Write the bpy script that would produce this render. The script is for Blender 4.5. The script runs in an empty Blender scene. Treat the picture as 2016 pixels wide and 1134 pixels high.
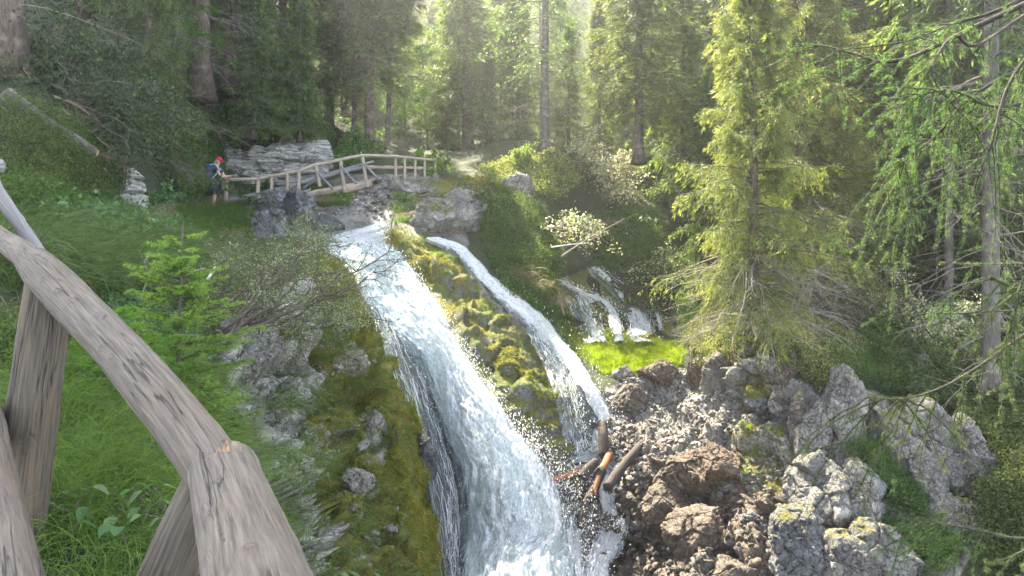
import bpy, math, random
import numpy as np
R = math.radians
SC = bpy.context.scene
COL = SC.collection
RNG = np.random.default_rng(7)
random.seed(7)

# ------------------------------------------------------------------ camera, sky, sun, exposure
FOC = 1467.0                                   # focal length in photograph pixels (2016 wide)
cam = bpy.data.cameras.new('camera'); camo = bpy.data.objects.new('camera', cam); COL.objects.link(camo)
cam.sensor_width = 36.0; cam.lens = FOC / 2016 * 36.0
cam.clip_start = 0.05; cam.clip_end = 2000.0
camo.location = (0, 0, 0); camo.rotation_euler = (R(90), 0, 0)
SC.camera = camo
SUN_AZ, SUN_EL = R(-26), R(52)                   # azimuth from +Y towards +X
w = bpy.data.worlds.new('World'); SC.world = w; w.use_nodes = True
nt = w.node_tree; bg = nt.nodes['Background']
sky = nt.nodes.new('ShaderNodeTexSky'); sky.sky_type = 'NISHITA'; sky.sun_disc = False
sky.sun_elevation = SUN_EL; sky.sun_rotation = SUN_AZ
sky.altitude = 1500; sky.air_density = 1.0; sky.dust_density = 1.5
hsv = nt.nodes.new('ShaderNodeHueSaturation'); hsv.inputs['Saturation'].default_value = 0.5   # sky paled so that shaded parts turn less blue
nt.links.new(sky.outputs[0], hsv.inputs['Color']); nt.links.new(hsv.outputs[0], bg.inputs[0]); bg.inputs[1].default_value = 0.122
sl = bpy.data.lights.new('sun', 'SUN'); sl.energy = 5.0; sl.angle = R(0.5); sl.color = (1.0, 0.90, 0.68)
so = bpy.data.objects.new('sun', sl); COL.objects.link(so)
so.rotation_euler = (R(90) - SUN_EL, 0, math.pi - SUN_AZ)
SUNV = np.array([math.sin(SUN_AZ) * math.cos(SUN_EL), math.cos(SUN_AZ) * math.cos(SUN_EL), math.sin(SUN_EL)])
SC.view_settings.view_transform = 'Standard'; SC.view_settings.look = 'None'
SC.view_settings.exposure = 3.2; SC.view_settings.gamma = 1.0
cy = SC.cycles
cy.use_denoising = True
cy.max_bounces = 6; cy.diffuse_bounces = 3; cy.glossy_bounces = 2; cy.transmission_bounces = 4
cy.transparent_max_bounces = 12; cy.volume_bounces = 1
cy.sample_clamp_indirect = 6.0; cy.use_adaptive_sampling = True; cy.adaptive_threshold = 0.02

# ------------------------------------------------------------------ helpers: maths
def P(px, py, Y):
    "photograph pixel + distance in metres -> point in the place"
    px = np.asarray(px, float); py = np.asarray(py, float); Y = np.asarray(Y, float)
    return np.stack([(px - 1008) / FOC * Y, Y + 0 * px, (567 - py) / FOC * Y], -1)

def _h(ix, iy, iz, s):
    n = (ix * 73856093) ^ (iy * 19349663) ^ (iz * 83492791) ^ (s * 668265263)
    n = n & 0xffffffff
    n = ((n ^ (n >> 13)) * 1274126177) & 0xffffffff
    n = ((n ^ (n >> 16)) * 461845907) & 0xffffffff
    n = n ^ (n >> 15)
    return (n & 0xffffff) / float(0xffffff)

def vnoise(p, s=0):
    "value noise, 0..1"
    i = np.floor(p).astype(np.int64); f = p - i
    u = f * f * f * (f * (f * 6 - 15) + 10)
    x, y, z = i[..., 0], i[..., 1], i[..., 2]
    r = 0
    for dx in (0, 1):
        wx = u[..., 0] if dx else 1 - u[..., 0]
        for dy in (0, 1):
            wy = u[..., 1] if dy else 1 - u[..., 1]
            for dz in (0, 1):
                wz = u[..., 2] if dz else 1 - u[..., 2]
                r = r + wx * wy * wz * _h(x + dx, y + dy, z + dz, s)
    return r

def fbm(p, freq, octv=4, s=0, gain=0.5):
    "fractal noise, about -1..1"
    a, t, r = 1.0, 0.0, 0.0
    for k in range(octv):
        r = r + a * (vnoise(p * freq + 17.3 * k, s + k) * 2 - 1); t += a
        a *= gain; freq *= 2.03
    return r / t

def worley(p, s=0):
    "F1, F2 and a random number of the nearest cell"
    i = np.floor(p).astype(np.int64); f = p - i
    F1 = np.full(p.shape[:-1], 9.0); F2 = F1.copy(); cid = np.zeros_like(F1)
    for dx in (-1, 0, 1):
        for dy in (-1, 0, 1):
            for dz in (-1, 0, 1):
                x, y, z = i[..., 0] + dx, i[..., 1] + dy, i[..., 2] + dz
                d = np.sqrt((dx + _h(x, y, z, s) - f[..., 0]) ** 2 + (dy + _h(x, y, z, s + 1) - f[..., 1]) ** 2 + (dz + _h(x, y, z, s + 2) - f[..., 2]) ** 2)
                c = _h(x, y, z, s + 3)
                nb = d < F1
                F2 = np.where(nb, F1, np.minimum(F2, d)); cid = np.where(nb, c, cid); F1 = np.where(nb, d, F1)
    return F1, F2, cid

def shards(p, s=0, tilt=0.8):
    "broken faces: every cell of the noise is a flat face with its own height and tilt; also the crack distance"
    i = np.floor(p).astype(np.int64); f = p - i
    F1 = np.full(p.shape[:-1], 9.0); F2 = F1.copy(); val = np.zeros_like(F1)
    for dx in (-1, 0, 1):
        for dy in (-1, 0, 1):
            for dz in (-1, 0, 1):
                x, y, z = i[..., 0] + dx, i[..., 1] + dy, i[..., 2] + dz
                a, b, c = dx + _h(x, y, z, s) - f[..., 0], dy + _h(x, y, z, s + 1) - f[..., 1], dz + _h(x, y, z, s + 2) - f[..., 2]
                d = np.sqrt(a * a + b * b + c * c)
                v = _h(x, y, z, s + 3) - .5 + tilt * (a * (_h(x, y, z, s + 4) - .5) + b * (_h(x, y, z, s + 5) - .5) + c * (_h(x, y, z, s + 6) - .5)) * 2
                nb = d < F1
                F2 = np.where(nb, F1, np.minimum(F2, d)); val = np.where(nb, v, val); F1 = np.where(nb, d, F1)
    return val, F2 - F1

def sstep(a, b, x):
    t = np.clip((x - a) / (b - a), 0, 1); return t * t * (3 - 2 * t)

class TPS:
    def __init__(self, xy, v, lam=0.0):
        xy = np.asarray(xy, float); v = np.asarray(v, float)
        self.sc = max(np.ptp(xy[:, 0]), np.ptp(xy[:, 1])); self.xy = xy / self.sc
        n = len(v); d = np.linalg.norm(self.xy[:, None] - self.xy[None], axis=-1)
        K = self.k(d) + lam * np.eye(n); Q = np.c_[np.ones(n), self.xy]
        A = np.block([[K, Q], [Q.T, np.zeros((3, 3))]])
        s = np.linalg.solve(A, np.r_[v, 0, 0, 0]); self.w, self.a = s[:n], s[n:]
    @staticmethod
    def k(d):
        return np.where(d > 0, d * d * np.log(np.maximum(d, 1e-12)), 0)
    def __call__(self, x, y):
        q = np.stack([np.ravel(x), np.ravel(y)], 1) / self.sc
        out = np.empty(len(q))
        for i in range(0, len(q), 20000):
            c = q[i:i + 20000]
            d = np.sqrt((c[:, None, 0] - self.xy[None, :, 0]) ** 2 + (c[:, None, 1] - self.xy[None, :, 1]) ** 2)
            out[i:i + 20000] = self.k(d) @ self.w + self.a[0] + c @ self.a[1:]
        return out.reshape(np.shape(x))

def in_poly(x, y, poly):
    x = np.asarray(x); y = np.asarray(y); r = np.zeros(x.shape, bool)
    n = len(poly); j = n - 1
    for i in range(n):
        xi, yi = poly[i]; xj, yj = poly[j]
        c = ((yi > y) != (yj > y)) & (x < (xj - xi) * (y - yi) / (yj - yi + 1e-9) + xi)
        r ^= c; j = i
    return r

def crom(pts, n):
    "Catmull-Rom through points (any number of columns), n samples"
    p = np.asarray(pts, float); m = len(p)
    p = np.vstack([2 * p[0] - p[1], p, 2 * p[-1] - p[-2]])
    t = np.linspace(0, m - 1 - 1e-9, n); i = t.astype(int); f = (t - i)[:, None]
    a, b, c, d = p[i], p[i + 1], p[i + 2], p[i + 3]
    return 0.5 * (2 * b + (c - a) * f + (2 * a - 5 * b + 4 * c - d) * f ** 2 + (3 * b - a - 3 * c + d) * f ** 3)

def unit(v):
    return v / np.maximum(np.linalg.norm(v, axis=-1, keepdims=True), 1e-9)

# ------------------------------------------------------------------ helpers: meshes
def mesh_data(name, V, faces, mat=None, smooth=False, attrs=None):
    me = bpy.data.meshes.new(name)
    V = np.ascontiguousarray(V, dtype=np.float32).reshape(-1, 3)
    if not isinstance(faces, (list, tuple)): faces = [faces]
    faces = [np.asarray(f, dtype=np.int32) for f in faces if len(f)]
    me.vertices.add(len(V)); me.vertices.foreach_set('co', V.ravel())
    loops = np.concatenate([f.ravel() for f in faces]); npoly = sum(len(f) for f in faces)
    tot = np.concatenate([np.full(len(f), f.shape[1], np.int32) for f in faces])
    st = np.r_[0, np.cumsum(tot)[:-1]].astype(np.int32)
    me.loops.add(len(loops)); me.loops.foreach_set('vertex_index', loops)
    me.polygons.add(npoly); me.polygons.foreach_set('loop_start', st)
    if smooth: me.polygons.foreach_set('use_smooth', np.ones(npoly, bool))
    for k, a in (attrs or {}).items():
        a = np.asarray(a, np.float32)
        if a.shape[1] == 3:
            at = me.attributes.new(k, 'FLOAT_VECTOR', 'POINT'); at.data.foreach_set('vector', a.ravel())
        else:
            at = me.attributes.new(k, 'FLOAT_COLOR', 'POINT'); at.data.foreach_set('color', a.ravel())
    me.update(calc_edges=True)
    if mat is not None: me.materials.append(mat)
    return me

def link(name, me, parent=None):
    o = bpy.data.objects.new(name, me); COL.objects.link(o)
    if parent is not None: o.parent = parent
    return o

def obj(name, V, faces, mat=None, parent=None, smooth=False, attrs=None):
    return link(name, mesh_data(name, V, faces, mat, smooth, attrs), parent)

def tag(o, label=None, cat=None, group=None, kind=None):
    if label: o['label'] = label
    if cat: o['category'] = cat
    if group: o['group'] = group
    if kind: o['kind'] = kind
    return o

def empty(name, loc=(0, 0, 0), rz=0.0):
    o = bpy.data.objects.new(name, None); COL.objects.link(o)
    o.empty_display_size = 0.2; o.location = tuple(float(c) for c in loc); o.rotation_euler = (0, 0, rz); return o

def copy_tree(o, parent=None):
    c = o.copy(); COL.objects.link(c)
    if parent is not None: c.parent = parent
    for ch in list(o.children): copy_tree(ch, c)
    return c

def frames(pts):
    t = np.gradient(pts, axis=0); t = unit(t)
    up = np.array([0, 0, 1.0]) if abs(t[0, 2]) < 0.9 else np.array([1.0, 0, 0])
    n = np.empty_like(pts); n[0] = unit(np.cross(t[0], up))
    for i in range(1, len(pts)):
        v = n[i - 1] - t[i] * np.dot(n[i - 1], t[i]); n[i] = v / max(np.linalg.norm(v), 1e-9)
    return t, n, np.cross(t, n)

def tube(pts, rad, sides=8, cap=True):
    "returns verts, [quads, tris], straightened coordinates"
    pts = np.asarray(pts, float); m = len(pts); rad = np.broadcast_to(np.asarray(rad, float), (m,))
    t, n, b = frames(pts)
    a = np.linspace(0, 2 * math.pi, sides, endpoint=False)
    ring = np.cos(a)[None, :, None] * n[:, None] + np.sin(a)[None, :, None] * b[:, None]
    V = (pts[:, None] + ring * rad[:, None, None]).reshape(-1, 3)
    L = np.r_[0, np.cumsum(np.linalg.norm(np.diff(pts, axis=0), axis=1))]
    F = np.stack([np.repeat(L, sides), (np.cos(a)[None] * rad[:, None]).ravel(), (np.sin(a)[None] * rad[:, None]).ravel()], 1)
    i = np.arange(m - 1)[:, None] * sides; j = np.arange(sides)[None]; k = (j + 1) % sides
    q = np.stack([i + j, i + k, i + sides + k, i + sides + j], -1).reshape(-1, 4)
    tr = np.zeros((0, 3), int)
    if cap:
        c0, c1 = len(V), len(V) + 1
        V = np.vstack([V, pts[0], pts[-1]]); F = np.vstack([F, [L[0], 0, 0], [L[-1], 0, 0]])
        jj = np.arange(sides); kk = (jj + 1) % sides
        tr = np.vstack([np.stack([np.full(sides, c0), kk, jj], 1), np.stack([np.full(sides, c1), (m - 1) * sides + jj, (m - 1) * sides + kk], 1)])
    return V, q, tr, F

class MB:
    "collects geometry and links it as ONE mesh object"
    def __init__(self): self.V, self.Q, self.T, self.F, self.n = [], [], [], [], 0
    def add(self, V, q=None, t=None, F=None):
        V = np.asarray(V, float).reshape(-1, 3)
        if q is not None and len(q): self.Q.append(np.asarray(q) + self.n)
        if t is not None and len(t): self.T.append(np.asarray(t) + self.n)
        self.F.append(F if F is not None else V.copy()); self.V.append(V); self.n += len(V)
    def tube(self, pts, rad, sides=6, cap=True): self.add(*tube(pts, rad, sides, cap))
    def box(self, c, ax, ay, az):
        "box by centre and three half-axis vectors"
        c, ax, ay, az = (np.asarray(v, float) for v in (c, ax, ay, az))
        V = [c + sx * ax + sy * ay + sz * az for sx in (-1, 1) for sy in (-1, 1) for sz in (-1, 1)]
        self.add(V, [[0, 1, 3, 2], [4, 6, 7, 5], [0, 4, 5, 1], [2, 3, 7, 6], [0, 2, 6, 4], [1, 5, 7, 3]])
    def build(self, name, mat, parent=None, smooth=False):
        fs = []
        if self.Q: fs.append(np.vstack(self.Q))
        if self.T: fs.append(np.vstack(self.T))
        return obj(name, np.vstack(self.V), fs, mat, parent, smooth, {'flow': np.vstack(self.F)})

def leaf_arrays(C, D, S, l, w, tint):
    "rhombic leaves: centre-base C, long axis D, side axis S -> V, quads, attribute"
    C = C.reshape(-1, 3); D = unit(D.reshape(-1, 3)); S = S.reshape(-1, 3)
    S = unit(S - D * np.sum(S * D, 1, keepdims=True))
    n = len(C); l = np.broadcast_to(np.asarray(l, float).ravel(), (n,))[:, None]; w = np.broadcast_to(np.asarray(w, float).ravel(), (n,))[:, None]
    V = np.stack([C, C + D * l * .45 + S * w * .5, C + D * l, C + D * l * .45 - S * w * .5], 1).reshape(-1, 3)
    q = np.arange(4 * n).reshape(n, 4)
    return V, q, np.repeat(tint, 4, 0)

def leaves(name, C, D, S, l, w, tint, mat, parent=None):
    V, q, t = leaf_arrays(C, D, S, l, w, tint)
    return obj(name, V, q, mat, parent, False, {'tint': t})

def rnd(*s): return RNG.random(s)
def nrm(*s): return RNG.normal(size=s)
def mktint(n, tip=0.0):
    t = np.zeros((n, 4)); t[:, 0] = rnd(n); t[:, 1] = tip; t[:, 2] = rnd(n); t[:, 3] = 1; return t
# ------------------------------------------------------------------ materials
class NT:
    def __init__(self, name):
        self.m = bpy.data.materials.new(name); self.m.use_nodes = True
        self.t = self.m.node_tree; self.t.nodes.clear()
        self.out = self.t.nodes.new('ShaderNodeOutputMaterial')
    def n(self, typ, ins=None, **kw):
        nd = self.t.nodes.new('ShaderNode' + typ)
        for k, v in kw.items(): setattr(nd, k, v)
        for k, v in (ins or {}).items(): self.set(nd.inputs[k], v)
        return nd
    def set(self, s, v):
        if hasattr(v, 'is_output') or isinstance(v, bpy.types.NodeSocket): self.t.links.new(v, s)
        elif isinstance(v, (tuple, list)) and len(v) == 3 and s.type == 'RGBA': s.default_value = (*v, 1)
        else: s.default_value = v
    def attr(self, name): return self.n('Attribute', attribute_name=name)
    def sep(self, col): return self.n('SeparateColor', {0: col}).outputs
    def math(self, op, a, b=None, c=None, clamp=False):
        nd = self.n('Math', {0: a}, operation=op, use_clamp=clamp)
        if b is not None: self.set(nd.inputs[1], b)
        if c is not None: self.set(nd.inputs[2], c)
        return nd.outputs[0]
    def mix(self, f, a, b, mode='MIX'):
        nd = self.n('Mix', data_type='RGBA', blend_type=mode)
        self.set(nd.inputs[0], f); self.set(nd.inputs[6], a); self.set(nd.inputs[7], b)
        return nd.outputs[2]
    def ramp(self, f, stops):
        nd = self.n('ValToRGB', {0: f}); cr = nd.color_ramp
        while len(cr.elements) < len(stops): cr.elements.new(0.5)
        for e, (p, c) in zip(cr.elements, stops):
            e.position = p; e.color = (*c, 1) if isinstance(c, tuple) else (c, c, c, 1)
        return nd.outputs[0]
    def rng(self, f, a, b, c=0.0, d=1.0):
        return self.n('MapRange', {0: f, 1: a, 2: b, 3: c, 4: d}, clamp=True).outputs[0]
    def noise(self, vec, scale, detail=4, rough=0.55, dist=0.0):
        nd = self.n('TexNoise', {'Scale': scale, 'Detail': detail, 'Roughness': rough, 'Distortion': dist})
        if vec is not None: self.set(nd.inputs['Vector'], vec)
        return nd.outputs['Fac']
    def vscale(self, vec, s):
        return self.n('Mapping', {'Vector': vec, 'Scale': s}).outputs[0]
    def bump(self, h, strength=0.5, dist=0.02, normal=None):
        nd = self.n('Bump', {'Height': h, 'Strength': strength, 'Distance': dist})
        if normal is not None: self.set(nd.inputs['Normal'], normal)
        return nd.outputs[0]
    def finish(self, shader): self.t.links.new(shader, self.out.inputs[0]); return self.m

def foliage(name, dark, light, tip, transl=0.45, rough=0.55, spec=0.3):
    "tint.r mixes dark to light, tint.g towards the young tip colour"
    N = NT(name); s = N.sep(N.attr('tint').outputs['Color'])
    c = N.mix(s[0], dark, light); c = N.mix(s[1], c, tip)
    oi = N.n('ObjectInfo').outputs['Random']
    c = N.n('HueSaturation', {'Hue': N.rng(oi, 0, 1, 0.485, 0.515), 'Saturation': N.rng(oi, 0, 1, 0.85, 1.05), 'Value': N.rng(oi, 0, 1, 0.8, 1.2), 'Color': c}).outputs[0]
    b = N.n('BsdfPrincipled', {'Base Color': c, 'Roughness': rough, 'Specular IOR Level': spec}).outputs[0]
    t = N.n('BsdfTranslucent', {'Color': N.mix(0.35, c, (0.9, 0.95, 0.25), 'MULTIPLY')}).outputs[0]
    t = N.n('BsdfTranslucent', {'Color': N.n('HueSaturation', {'Hue': 0.485, 'Saturation': 1.15, 'Value': 1.5, 'Color': c}).outputs[0]}).outputs[0]
    return N.finish(N.n('MixShader', {0: transl, 1: b, 2: t}).outputs[0])

def bark(name, c1, c2, scale=9.0):
    N = NT(name); co = N.attr('flow').outputs['Vector']
    v = N.vscale(co, (0.35, 2.2, 2.2))
    n1 = N.noise(v, scale, 6, 0.65, 0.4); n2 = N.noise(co, 3.0, 4, 0.6); n3 = N.noise(co, 55, 3)
    c = N.mix(N.rng(n1, 0.35, 0.65), c1, c2)
    c = N.mix(N.rng(n2, 0.5, 0.72), c, tuple(min(1, x * 1.5 + 0.02) for x in c2))
    h = N.math('ADD', n1, N.math('MULTIPLY', n3, 0.3))
    b = N.n('BsdfPrincipled', {'Base Color': c, 'Roughness': 0.9, 'Specular IOR Level': 0.2, 'Normal': N.bump(h, 0.9, 0.03)})
    return N.finish(b.outputs[0])

def plain(name, col, rough=0.7, spec=0.3, var=0.25, scale=25.0, bumpd=0.004, metal=0.0):
    N = NT(name); co = N.n('TexCoord').outputs['Object']; n = N.noise(co, scale, 4, 0.6)
    c = N.mix(N.rng(n, 0.3, 0.7), tuple(x * (1 - var) for x in col), tuple(min(1, x * (1 + var)) for x in col))
    b = N.n('BsdfPrincipled', {'Base Color': c, 'Roughness': rough, 'Specular IOR Level': spec, 'Metallic': metal, 'Normal': N.bump(n, 0.4, bumpd)})
    return N.finish(b.outputs[0])

def weathered(name, base=(0.138, 0.116, 0.096), dark=(0.050, 0.041, 0.034), warm=(0.13, 0.095, 0.064), fine=1.0, warm_amt=0.35):
    "grey weathered log: straightened coordinates in 'flow' (x along the log)"
    N = NT(name); co = N.attr('flow').outputs['Vector']
    warp = N.n('TexNoise', {'Vector': N.vscale(co, (1.2, 6, 6)), 'Scale': 2.2, 'Detail': 2.0})
    wv = N.n('VectorMath', {0: co, 1: N.n('VectorMath', {0: warp.outputs['Color'], 1: (0.01, 0.014, 0.014)}, operation='MULTIPLY').outputs[0]}, operation='ADD').outputs[0]
    grain = N.noise(N.vscale(wv, (2.2, 60 * fine, 60 * fine)), 1.6, 6, 0.68)
    rings = N.noise(N.vscale(wv, (2.5, 110 * fine, 110 * fine)), 1.2, 3, 0.6)
    big = N.noise(N.vscale(co, (2.2, 6, 6)), 1.4, 4, 0.6)
    pit = N.noise(co, 38 * fine, 4, 0.7)
    c = N.mix(N.rng(grain, 0.33, 0.62), dark, base)
    c = N.mix(N.math('MULTIPLY', N.rng(big, 0.52, 0.7), warm_amt), c, warm)
    c = N.mix(N.rng(big, 0.46, 0.30, 0.0, 0.65), c, tuple(x * 0.62 for x in base))
    c = N.mix(N.rng(rings, 0.60, 0.72, 0, 0.5), c, tuple(min(1, x * 1.45) for x in base))
    c = N.mix(N.rng(rings, 0.36, 0.28, 0, 0.6), c, dark)
    # drying checks: thin, long, dark
    chk = N.math('ABSOLUTE', N.math('SUBTRACT', N.noise(N.vscale(wv, (0.55, 17, 17)), 2.0, 2, 0.5), 0.5))
    msk = N.rng(N.noise(N.vscale(co, (0.9, 9, 9)), 1.7, 2), 0.50, 0.56)
    ck = N.math('MULTIPLY', N.rng(chk, 0.020, 0.006), msk)
    c = N.mix(N.math('MULTIPLY', ck, 0.85), c, (0.018, 0.016, 0.015))
    kn = N.sep(N.attr('knot').outputs['Color'])
    kr = N.math('SINE', N.math('MULTIPLY', kn[0], 42.0))
    c = N.mix(N.math('MULTIPLY', N.rng(kn[0], 0.45, 0.8), N.rng(kr, -0.6, 0.8, 0.15, 0.75)), c, (0.06, 0.048, 0.042))
    c = N.mix(N.rng(kn[0], 0.88, 0.94), c, (0.14, 0.11, 0.09))
    c = N.mix(kn[1], c, N.mix(N.rng(grain, .4, .6), (0.17, 0.085, 0.04), (0.40, 0.25, 0.13)))
    h = N.math('ADD', N.math('MULTIPLY', grain, 0.6), N.math('MULTIPLY', pit, 0.25))
    h = N.math('SUBTRACT', N.math('ADD', h, N.math('MULTIPLY', rings, 0.3)), N.math('MULTIPLY', ck, 1.0))
    b = N.n('BsdfPrincipled', {'Base Color': c, 'Roughness': 0.82, 'Specular IOR Level': 0.25, 'Normal': N.bump(h, 0.8, 0.006)})
    return N.finish(b.outputs[0])

def rock(name, c_light=(0.42, 0.40, 0.37), c_mid=(0.24, 0.225, 0.205), c_dark=(0.070, 0.066, 0.062)):
    "attribute mask: r moss, g soil/brown, b wet, a grass-green"
    N = NT(name); co = N.n('TexCoord').outputs['Object']
    at = N.attr('mask'); s = N.sep(at.outputs['Color']); al = at.outputs['Alpha']
    n1 = N.noise(co, 1.1, 6, 0.65, 0.5); n2 = N.noise(co, 5.0, 6, 0.7, 0.2); n3 = N.noise(co, 26, 5, 0.7); n4 = N.noise(co, 90, 3, 0.7)
    vo = N.n('TexVoronoi', {'Vector': N.n('VectorMath', {0: co, 1: N.n('TexNoise', {'Vector': co, 'Scale': 3.0}).outputs['Color']}, operation='ADD').outputs[0], 'Scale': 4.5}, feature='DISTANCE_TO_EDGE').outputs['Distance']
    c = N.mix(N.rng(n2, 0.36, 0.64), c_mid, c_light)
    c = N.mix(N.rng(n1, 0.42, 0.62, 0.75, 0.0), c, c_dark)
    c = N.mix(N.rng(n3, 0.55, 0.7, 0, 0.7), c, tuple(min(1, x * 1.35) for x in c_light))
    c = N.mix(N.rng(n3, 0.45, 0.32, 0, 0.8), c, c_dark)
    ck = N.rng(vo, 0.05, 0.0)
    c = N.mix(N.math('MULTIPLY', ck, 0.75), c, (0.03, 0.028, 0.026))
    # rusty / earthy
    soil = N.mix(N.rng(n3, 0.35, 0.68), (0.060, 0.042, 0.031), (0.19, 0.140, 0.105))
    soil = N.mix(N.rng(n2, 0.55, 0.72, 0, 0.8), soil, (0.30, 0.24, 0.19))
    fs = N.rng(N.math('ADD', s[1], N.math('MULTIPLY', N.math('SUBTRACT', n2, 0.5), 0.9)), 0.35, 0.62)
    c = N.mix(fs, c, soil)
    # wet darkening
    c = N.mix(N.math('MULTIPLY', s[2], 0.72), c, N.mix(N.rng(n2, .3, .7), (0.014, 0.015, 0.015), (0.05, 0.052, 0.05)))
    # moss: on upward faces and where painted
    nz = N.n('SeparateXYZ', {0: N.n('NewGeometry').outputs['Normal']}).outputs[2]
    moss = N.mix(N.rng(n3, 0.3, 0.7), (0.040, 0.044, 0.008), (0.190, 0.165, 0.022))
    moss = N.mix(N.rng(n1, 0.4, 0.65), moss, N.mix(n3, (0.030, 0.052, 0.010), (0.110, 0.145, 0.028)))
    moss = N.mix(N.rng(n4, 0.5, 0.75, 0, 0.6), moss, (0.20, 0.17, 0.03))
    fm = N.math('ADD', N.math('ADD', s[0], N.math('MULTIPLY', N.math('SUBTRACT', n2, 0.5), 1.1)), N.math('MULTIPLY', N.math('SUBTRACT', nz, 0.35), 0.30))
    fm = N.math('MULTIPLY', N.rng(fm, 0.42, 0.60), N.rng(s[0], 0.02, 0.12))
    c = N.mix(fm, c, moss)
    turf = N.mix(N.rng(n3, 0.3, 0.7), (0.016, 0.022, 0.008), (0.045, 0.058, 0.018))
    fg = N.rng(N.math('ADD', al, N.math('MULTIPLY', N.math('SUBTRACT', n2, 0.5), 0.8)), 0.38, 0.62)
    c = N.mix(fg, c, turf)
    soft = N.math('MAXIMUM', fm, fg)
    h = N.math('ADD', N.math('MULTIPLY', n2, 1.0), N.math('MULTIPLY', n3, 0.55))
    h = N.math('ADD', h, N.math('MULTIPLY', n4, N.math('ADD', 0.12, N.math('MULTIPLY', soft, 0.25))))
    h = N.math('SUBTRACT', h, N.math('MULTIPLY', N.math('MULTIPLY', ck, N.math('SUBTRACT', 1.0, soft)), 0.6))
    rg = N.math('SUBTRACT', 0.88, N.math('MULTIPLY', N.math('MULTIPLY', s[2], N.math('SUBTRACT', 1.0, soft)), 0.5))
    b = N.n('BsdfPrincipled', {'Base Color': c, 'Roughness': rg, 'Specular IOR Level': 0.35, 'Normal': N.bump(h, 0.9, 0.07)})
    return N.finish(b.outputs[0])

def strata_rock(name):
    N = NT(name); co = N.n('TexCoord').outputs['Object']
    n2 = N.noise(co, 4.0, 6, 0.7); n3 = N.noise(co, 22, 5, 0.7)
    lay = N.noise(N.vscale(co, (0.7, 0.7, 9.0)), 1.6, 5, 0.65, 0.3)
    c = N.mix(N.rng(lay, 0.40, 0.60), (0.20, 0.195, 0.19), (0.50, 0.49, 0.475))
    c = N.mix(N.rng(lay, 0.40, 0.33), c, (0.05, 0.047, 0.045))
    c = N.mix(N.rng(n2, 0.56, 0.70, 0, 0.6), c, (0.30, 0.235, 0.17))
    c = N.mix(N.rng(n3, 0.44, 0.32, 0, 0.7), c, (0.07, 0.07, 0.07))
    h = N.math('ADD', N.math('MULTIPLY', lay, 1.2), N.math('MULTIPLY', n3, 0.5))
    b = N.n('BsdfPrincipled', {'Base Color': c, 'Roughness': 0.88, 'Specular IOR Level': 0.3, 'Normal': N.bump(h, 0.9, 0.08)})
    return N.finish(b.outputs[0])

def white_water(name, lo, hi, tint=(0.93, 0.935, 0.94)):
    "foam with gaps stretched along the flow; flow = (across m, along m, 0)"
    N = NT(name); at = N.attr('flow').outputs['Vector']; ed = N.sep(N.attr('edge').outputs['Color'])
    v1 = N.vscale(at, (4.0, 1.3, 1)); v2 = N.vscale(at, (16.0, 7.0, 1))
    n1 = N.noise(v1, 1.0, 4, 0.65, 0.6); n2 = N.noise(v2, 1.0, 4, 0.7, 0.8); n3 = N.noise(N.vscale(at, (48, 28, 1)), 1.0, 3, 0.7)
    f = N.math('ADD', N.math('MULTIPLY', n1, 0.45), N.math('ADD', N.math('MULTIPLY', n2, 0.38), N.math('MULTIPLY', n3, 0.17)))
    f = N.math('SUBTRACT', f, N.math('MULTIPLY', ed[0], 0.35))
    a = N.rng(f, lo, hi)
    c = N.mix(N.rng(f, lo, hi + 0.10), (0.46, 0.52, 0.56), tint)
    n4 = N.noise(N.vscale(at, (26, 15, 1)), 1.0, 5, 0.8, 0.8)
    c = N.mix(N.rng(n4, 0.49, 0.38, 0.0, 0.85), c, (0.30, 0.37, 0.43))
    b = N.n('BsdfPrincipled', {'Base Color': c, 'Roughness': 0.6, 'Specular IOR Level': 0.3, 'Normal': N.bump(N.math('ADD', f, N.math('MULTIPLY', n4, 0.6)), 1.0, 0.10)}).outputs[0]
    t = N.n('BsdfTranslucent', {'Color': c}).outputs[0]
    foam = N.n('MixShader', {0: 0.30, 1: b, 2: t}).outputs[0]
    gl = N.n('BsdfGlossy', {'Color': (0.9, 0.95, 1.0), 'Roughness': 0.18, 'Normal': N.bump(f, 1.0, 0.06)}).outputs[0]
    clear = N.n('MixShader', {0: 0.10, 1: N.n('BsdfTransparent', {'Color': (0.80, 0.86, 0.86)}).outputs[0], 2: gl}).outputs[0]
    return N.finish(N.n('MixShader', {0: a, 1: clear, 2: foam}).outputs[0])

def droplets(name):
    N = NT(name)
    b = N.n('BsdfPrincipled', {'Base Color': (0.94, 0.945, 0.95), 'Roughness': 0.2, 'Specular IOR Level': 0.6}).outputs[0]
    t = N.n('BsdfTranslucent', {'Color': (0.94, 0.945, 0.95)}).outputs[0]
    return N.finish(N.n('MixShader', {0: 0.4, 1: b, 2: t}).outputs[0])

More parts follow.
